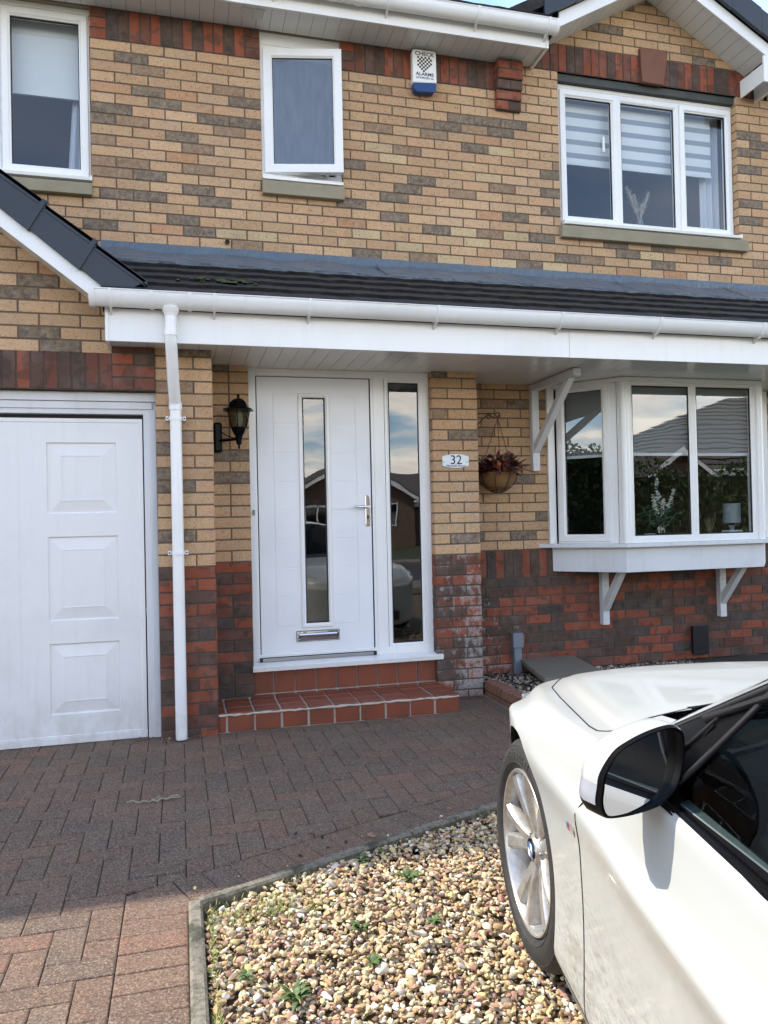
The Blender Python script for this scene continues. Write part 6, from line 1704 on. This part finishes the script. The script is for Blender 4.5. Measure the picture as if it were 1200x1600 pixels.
    m = rev([(.0212, -.0155), (.022, -.0145), (.0228, -.0155)], 40); kid(m, 'cap_ring', M['chrome'], e)
    m = rev([(.05, -.085), (.155, -.085), (.155, -.105)], 48); kid(weld(m), 'brake_disc', disc_m, e, smooth=30)
    m = rev([(.0, -.10), (RR, -.16)], 32); m3 = MB(); P = []
    for a in np.linspace(R(150), R(215), 9): P.append([T(.10*math.cos(a), -.07, .10*math.sin(a)), T(.165*math.cos(a), -.07, .165*math.sin(a)), T(.165*math.cos(a), -.12, .165*math.sin(a))])
    kid(weld(m), 'wheel_back', M['black'], e); m3.grid(P); kid(m3, 'brake_caliper', M['steel'], e)
    if sd > 0 and u_ < 1:
        # moulded maker's lettering on the upper side wall
        cu2 = bpy.data.curves.new('l', 'FONT'); word = 'Continental'; a0 = R(128); st = R(5.4)
        lt_m = simple('raised_rubber_lettering', (.075, .072, .066), .6)
        bpy.data.curves.remove(cu2)
        for i, ch in enumerate(word):
            a = a0-i*st; r = RR+.050
            p = Vector(T(r*math.cos(a), .0102, r*math.sin(a)))
            # the reader stands outside the left side: screen right is rearwards (-fw)... letters run clockwise over the top
            rad = (fw*math.cos(a)+Vector((0, 0, 1))*math.sin(a)); tan = (fw*math.sin(a)-Vector((0, 0, 1))*math.cos(a))
            if True:
                Mx = Matrix((( -tan.x*-1, rad.x, ow.x, p.x), (tan.y, rad.y, ow.y, p.y), (tan.z, rad.z, ow.z, p.z), (0, 0, 0, 1)))
            # from outside the left side the front is on the left, so text runs from front to back
            a_ = R(180)-a0+0; 
            aa = R(52)+i*st; pp = Vector(T(r*math.cos(aa), .0102, r*math.sin(aa))); rad = fw*math.cos(aa)+Vector((0, 0, 1))*math.sin(aa); tan = -fw*math.sin(aa)+Vector((0, 0, 1))*math.cos(aa)
            Mx = Matrix(((tan.x, rad.x, ow.x, pp.x), (tan.y, rad.y, ow.y, pp.y), (tan.z, rad.z, ow.z, pp.z), (0, 0, 0, 1)))
            tm_ = text_mesh('tyre_lettering', ch, .030, None, lt_m, CAR, extrude=.0008, Mx=Mx); tm_.parent = e; tm_.matrix_parent_inverse = Matrix.Identity(4)
    return e
wheel(0.0, 1, R(3.6)); wheel(0.0, -1, R(3.6)); wheel(2.66, 1, 0); wheel(2.66, -1, 0)
# three-colour fender emblem
fe = bpy.data.objects.new('emblem', None); col.objects.link(fe); fe.parent = CAR; fe.matrix_parent_inverse = pworld(CAR).inverted()
for c0, c1, cm_ in ((0, .010, (.05, .18, .45)), (.010, .018, (.03, .04, .15)), (.018, .027, (.45, .03, .03)), (.027, .055, (.55, .55, .56))):
    m = MB(); uu1 = .500
    def ep(du, dz): s_ = surf(uu1+du, zq=.585+dz); return cw(uu1+du, s_[0]+.0022, .585+dz)
    m.add([ep(c0-.006, -.009), ep(c1-.006, -.009), ep(c1, .009), ep(c0, .009)], [(0, 1, 2, 3)]); kid(m, 'emblem_stripe', simple('emblem_paint', cm_, .3, .6 if c0 > .02 else 0), fe, recalc=False)
# front end: grilles, lamps, plate (seen in reflection only)
def nose(u_, w_, z_): return cw(u_, w_, z_)
for sg2 in (1, -1):
    m = MB(); cxw = -.82+sg2*.14
    m.prism([nose(-.700, cxw-.11, .46), nose(-.700, cxw+.11, .46), nose(-.66, cxw+.12, .60), nose(-.66, cxw-.12, .60)], tuple(CF*.065)); m.build('grille', M['gloss_black'], CAR, bevel=.012)
    m = MB(); m.ring(0, .25, 0, .155, [(0, 0), (0, -.008), (.010, -.008), (.012, 0)], T=lambda x, y, z: tuple(Vector(nose(-.768+z*.25+y, cxw+.125-x, .455+z)))); m.build('grille_surround', M['chrome'], CAR)
    m = MB(); o_ = lambda w: -.82+sg2*w
    m.prism([nose(-.62, o_(.33), .56), nose(-.52, o_(.60), .56), nose(-.40, o_(.72), .60), nose(-.40, o_(.72), .67), nose(-.56, o_(.55), .655), nose(-.655, o_(.33), .64)], tuple(CF*.028)); m.build('headlight', simple('headlight_glass', (.28, .30, .32), .08, .3, coat=1.0), CAR, bevel=.006)
m = MB(); m.prism([nose(-.745, -.56, .34), nose(-.745, -1.08, .34), nose(-.745, -1.08, .445), nose(-.745, -.56, .445)], tuple(CF*.012)); m.build('number_plate', simple('white_number_plate', (.7, .7, .68), .3), CAR)
m = MB(); m.prism([nose(-.70, -.42, .20), nose(-.70, -1.22, .20), nose(-.70, -1.22, .30), nose(-.70, -.42, .30)], tuple(CF*.04)); m.build('air_intake', M['black'], CAR, bevel=.01)
for sg2 in (1, -1):
    m = MB(); o_ = lambda w: -.82+sg2*w; m.prism([nose(3.55, o_(.45), .68), nose(3.45, o_(.74), .68), nose(3.45, o_(.74), .78), nose(3.56, o_(.45), .78)], tuple(-CF*.07)); m.build('tail_light', simple('red_tail_lamp', (.25, .01, .01), .15, coat=.6), CAR, bevel=.01)

# ------------------------------------------------------------------ across the road: seen mirrored in the glass
g = MB(); g.quad((-60, -16.5, -.06), (70, -16.5, -.06), (70, -10.2, -.06), (-60, -10.2, -.06)); structure(g.build('road', simple('asphalt_road', (.05, .05, .052), .9, nscale=30, namt=.3)))
for y0, y1, nm in ((-10.2, -8.6, 'pavement'), (-18.2, -16.5, 'pavement')):
    g = MB(); g.box(-60, 70, y0, y1, -.06, .04); structure(g.build(nm, M['concrete']))
k = NT('opposite_brick'); bt = k.n('ShaderNodeTexBrick'); bt.inputs['Scale'].default_value = 4.4; bt.inputs['Color1'].default_value = (.15, .085, .06, 1); bt.inputs['Color2'].default_value = (.21, .13, .09, 1); bt.inputs['Mortar'].default_value = (.12, .09, .07, 1); bt.inputs['Mortar Size'].default_value = .02
mpn = k.n('ShaderNodeMapping'); mpn.inputs['Rotation'].default_value = (R(90), 0, 0); k.l(k.pos(), mpn.inputs[0]); k.l(mpn.outputs[0], bt.inputs['Vector']); k.base(bt.outputs[0]); k.rough(.9); OB = k.m
greytile = simple('grey_brown_roof_tile', (.13, .11, .10), .85, nscale=3, namt=.3)
def far_house(lab, cx2, cy2, w, d, h_, rh, ridge_x=True, hip=0):
    e = thing('house_opposite', lab, 'house', (cx2, cy2, -.07)); x0, x1, y0, y1 = cx2-w/2, cx2+w/2, cy2-d/2, cy2+d/2
    m = MB(); m.box(x0, x1, y0, y1, -.07, h_)
    if not ridge_x: m.prism([(x0, y1, h_), (x1, y1, h_), (cx2, y1, h_+rh)], (0, -d, 0))
    elif not hip: m.prism([(x0, y0, h_), (x0, y1, h_), (x0, cy2, h_+rh)], (w, 0, 0))
    m.build('wall', OB, e)
    m = MB(); o_ = .4
    if hip:
        for i in range(16):
            t0, t1 = i/16, (i+1)/16
            def rg(t, dz): return [(x0-o_+(hip+o_)*t, y0-o_+(d/2+o_)*t, h_-.1+rh*t+dz), (x1+o_, y0-o_+(d/2+o_)*t, h_-.1+rh*t+dz), (x1+o_, y1+o_-(d/2+o_)*t, h_-.1+rh*t+dz), (x0-o_+(hip+o_)*t, y1+o_-(d/2+o_)*t, h_-.1+rh*t+dz)]
            a_, b_ = rg(t0, .06), rg(t1, .0); m.add(a_+b_, [(0, 1, 5, 4), (1, 2, 6, 5), (2, 3, 7, 6), (3, 0, 4, 7), (0, 3, 2, 1)])
    elif ridge_x:
        for sg2 in (1, -1):
            for i in range(14):
                t0, t1 = i/14, (i+1)/14
                ya, yb = cy2+sg2*(d/2+o_)*(1-t0), cy2+sg2*(d/2+o_)*(1-t1); za, zb = h_-.15+(rh+.25)*t0, h_-.15+(rh+.25)*t1
                m.prism([(x0-o_, ya, za+.05), (x0-o_, yb, zb+.01), (x0-o_, yb, zb-.06), (x0-o_, ya, za-.02)], (w+2*o_, 0, 0))
    else:
        for sg2 in (1, -1):
            for i in range(14):
                t0, t1 = i/14, (i+1)/14
                xa, xb = cx2+sg2*(w/2+o_)*(1-t0), cx2+sg2*(w/2+o_)*(1-t1); za, zb = h_-.15+(rh+.25)*t0, h_-.15+(rh+.25)*t1
                m.prism([(xa, y1+o_, za+.05), (xb, y1+o_, zb+.01), (xb, y1+o_, zb-.06), (xa, y1+o_, za-.02)], (0, -d-2*o_, 0))
    m.build('roof', greytile, e)
    m = MB()
    if ridge_x: m.box(x0-o_, x1+o_, y1+o_, y1+o_+.03, h_-.35, h_-.12); m.tube([(x0-o_, y1+o_+.08, h_-.13), (x1+o_, y1+o_+.08, h_-.13)], .06, 8)
    else:
        for sg2 in (1, -1): m.prism([(cx2+sg2*(w/2+o_), y1+o_+.01, h_-.22), (cx2, y1+o_+.01, h_+rh+.05), (cx2, y1+o_+.01, h_+rh-.15), (cx2+sg2*(w/2+o_), y1+o_+.01, h_-.42)], (0, .03, 0))
    m.build('fascia', M['upvc'], e)
    for i in range(3 if w > 7 else 2):
        wx = x0+w*(i+.5)/(3 if w > 7 else 2)
        for zz_ in ([1.0, 3.4] if h_ > 4 else [1.0]):
            fr3 = MB(); fr3.ring(wx-.7, wx+.7, zz_, zz_+1.15, [(0, -.02), (0, .03), (.07, .03), (.07, -.02)], y1); fr3.box(wx-.03, wx+.03, y1, y1+.03, zz_, zz_+1.15); f_ = fr3.build('window', M['upvc'], e)
            p_ = MB(); p_.quad((wx-.63, y1+.01, zz_+.07), (wx+.63, y1+.01, zz_+.07), (wx+.63, y1+.01, zz_+1.08), (wx-.63, y1+.01, zz_+1.08)); p_.build('pane', M['gloss_black'], f_)
    return e
far_house('brick bungalow with a long ridge across the road, mirrored in the bay window', 27.2, -28, 18, 8, 3.3, 3.9, True, hip=9.0)
far_house('low gabled brick garage wing across the road, mirrored in the bay window', 18.0, -22.5, 3.8, 6, 2.3, 1.35, False)
far_house('gabled brick house mirrored in the glass strip of the door', 8.6, -36, 6.5, 8, 2.5, 1.8, False)
far_house('detached brick house mirrored in the side light beside the door', 15.4, -39, 5.4, 8, 2.4, 1.6, True)
far_house('brick house across the road beyond the driveway, left end of the row', -6, -34, 9, 8, 4.8, 2.4, True)
leafm = NT('hedge_leaf'); leafm.base(leafm.mix(leafm.rng(leafm.noise(3, 4), .35, .7), (.025, .055, .014), (.06, .10, .025))); leafm.rough(.6); leafm = leafm.m
def leaf_cloud(name, pts, size, label=None, cat=None, parent=None, seed=0):
    r = np.random.default_rng(seed); n = len(pts); d = r.normal(size=(n, 3)); d /= np.linalg.norm(d, axis=1)[:, None]; a = np.cross(d, r.normal(size=(n, 3))); a /= np.linalg.norm(a, axis=1)[:, None]; b = np.cross(d, a)
    s = size*r.uniform(.6, 1.4, (n, 1)); V = np.stack([pts-a*s, pts-b*s*.5, pts+a*s, pts+b*s*.5], 1).reshape(-1, 3)
    m = MB(); m.v = [tuple(q) for q in V]; m.f = [(4*i, 4*i+1, 4*i+2, 4*i+3) for i in range(n)]; m.m = [0]*n; m.c = [None]*n
    o = m.build(name, leafm, parent, recalc=False)
    if label: tag(o, label, cat)
    return o
r_ = np.random.default_rng(12); n = 14000
P = np.stack([r_.uniform(7.6, 15.2, n), r_.uniform(-11.4, -10.3, n)*0+(-8.1), np.abs(r_.normal(0, 1, n))], 1)
P[:, 1] = -7.9-r_.uniform(0, .9, n); P[:, 2] = r_.uniform(0, 1, n)**.8*(2.25+.18*np.sin(P[:, 0]*2.3)+.1*np.sin(P[:, 0]*7)); P[:n//2, 1] = -7.85-r_.uniform(0, .12, n//2)
hcore = MB(); hcore.box(7.7, 15.1, -8.7, -7.98, -.05, 2.0)
hg = leaf_cloud('hedge', P, .045, 'dense clipped green hedge at the plot edge, mirrored in the right bay pane', 'hedge', seed=3)
def far_tree(label, x, y, h_, cr_, seed):
    e = thing('tree', label, 'tree', (x, y, -.07)); r = np.random.default_rng(seed); m = MB()
    m.tube([(x, y, -.07), (x+.1, y, h_*.3), (x-.05, y+.1, h_*.6), (x, y, h_*.85)], [.18, .14, .08, .03], 8)
    for i in range(7):
        a = i*2.4; m.tube([(x, y, h_*(.3+.06*i)), (x+cr_*.7*math.cos(a), y+cr_*.7*math.sin(a), h_*(.5+.06*i))], [.06, .02], 6)
    m.build('trunk', simple('bark_brown', (.07, .05, .035), .95), e)
    cs = [(r.uniform(-.7, .7)*cr_, r.uniform(-.7, .7)*cr_, h_*r.uniform(.45, .95), cr_*r.uniform(.25, .5)) for _ in range(20)]; pts = []
    for cx3, cy3, cz3, rr in cs:
        q = r.normal(size=(450, 3)); q /= np.linalg.norm(q, axis=1)[:, None]; pts.append(q*rr*r.uniform(.6, 1.05, (450, 1))+np.array([x+cx3, y+cy3, cz3]))
    leaf_cloud('crown', np.concatenate(pts), .10, parent=e, seed=seed)
far_tree('rounded green tree beside the road, mirrored in the upper side light', 12.2, -24, 4.6, 1.6, 21)
far_tree('taller tree behind the far houses to the left of the row', 2.0, -40, 7.0, 2.2, 22)

# the neighbour's tall dark conifer hedge left of the drive, mirrored in the angled bay pane
n = 16000
P = np.stack([-12.2+r_.uniform(0, 1.2, n)**.5*1.1, r_.uniform(-12.5, -3.4, n), r_.uniform(0, 1, n)], 1); P[:, 2] *= 3.4+.3*np.sin(P[:, 1]*1.9)+.2*np.sin(P[:, 1]*5)
hcore.build('sky_block_core', simple('dark_hedge_core', (.02, .03, .012), .95), hg)  # solid dark box added inside the leaves to stop sky showing through
hc2 = MB(); hc2.box(-12.1, -11.4, -12.4, -3.5, -.05, 3.1)
hg2 = leaf_cloud('conifer_hedge', P, .07, 'tall dark conifer hedge beyond the drive, mirrored in the angled bay pane', 'hedge', seed=5)
hc2.build('sky_block_core', bpy.data.materials['dark_hedge_core'], hg2)  # same added box, keeps sky from glinting through the conifer leaves
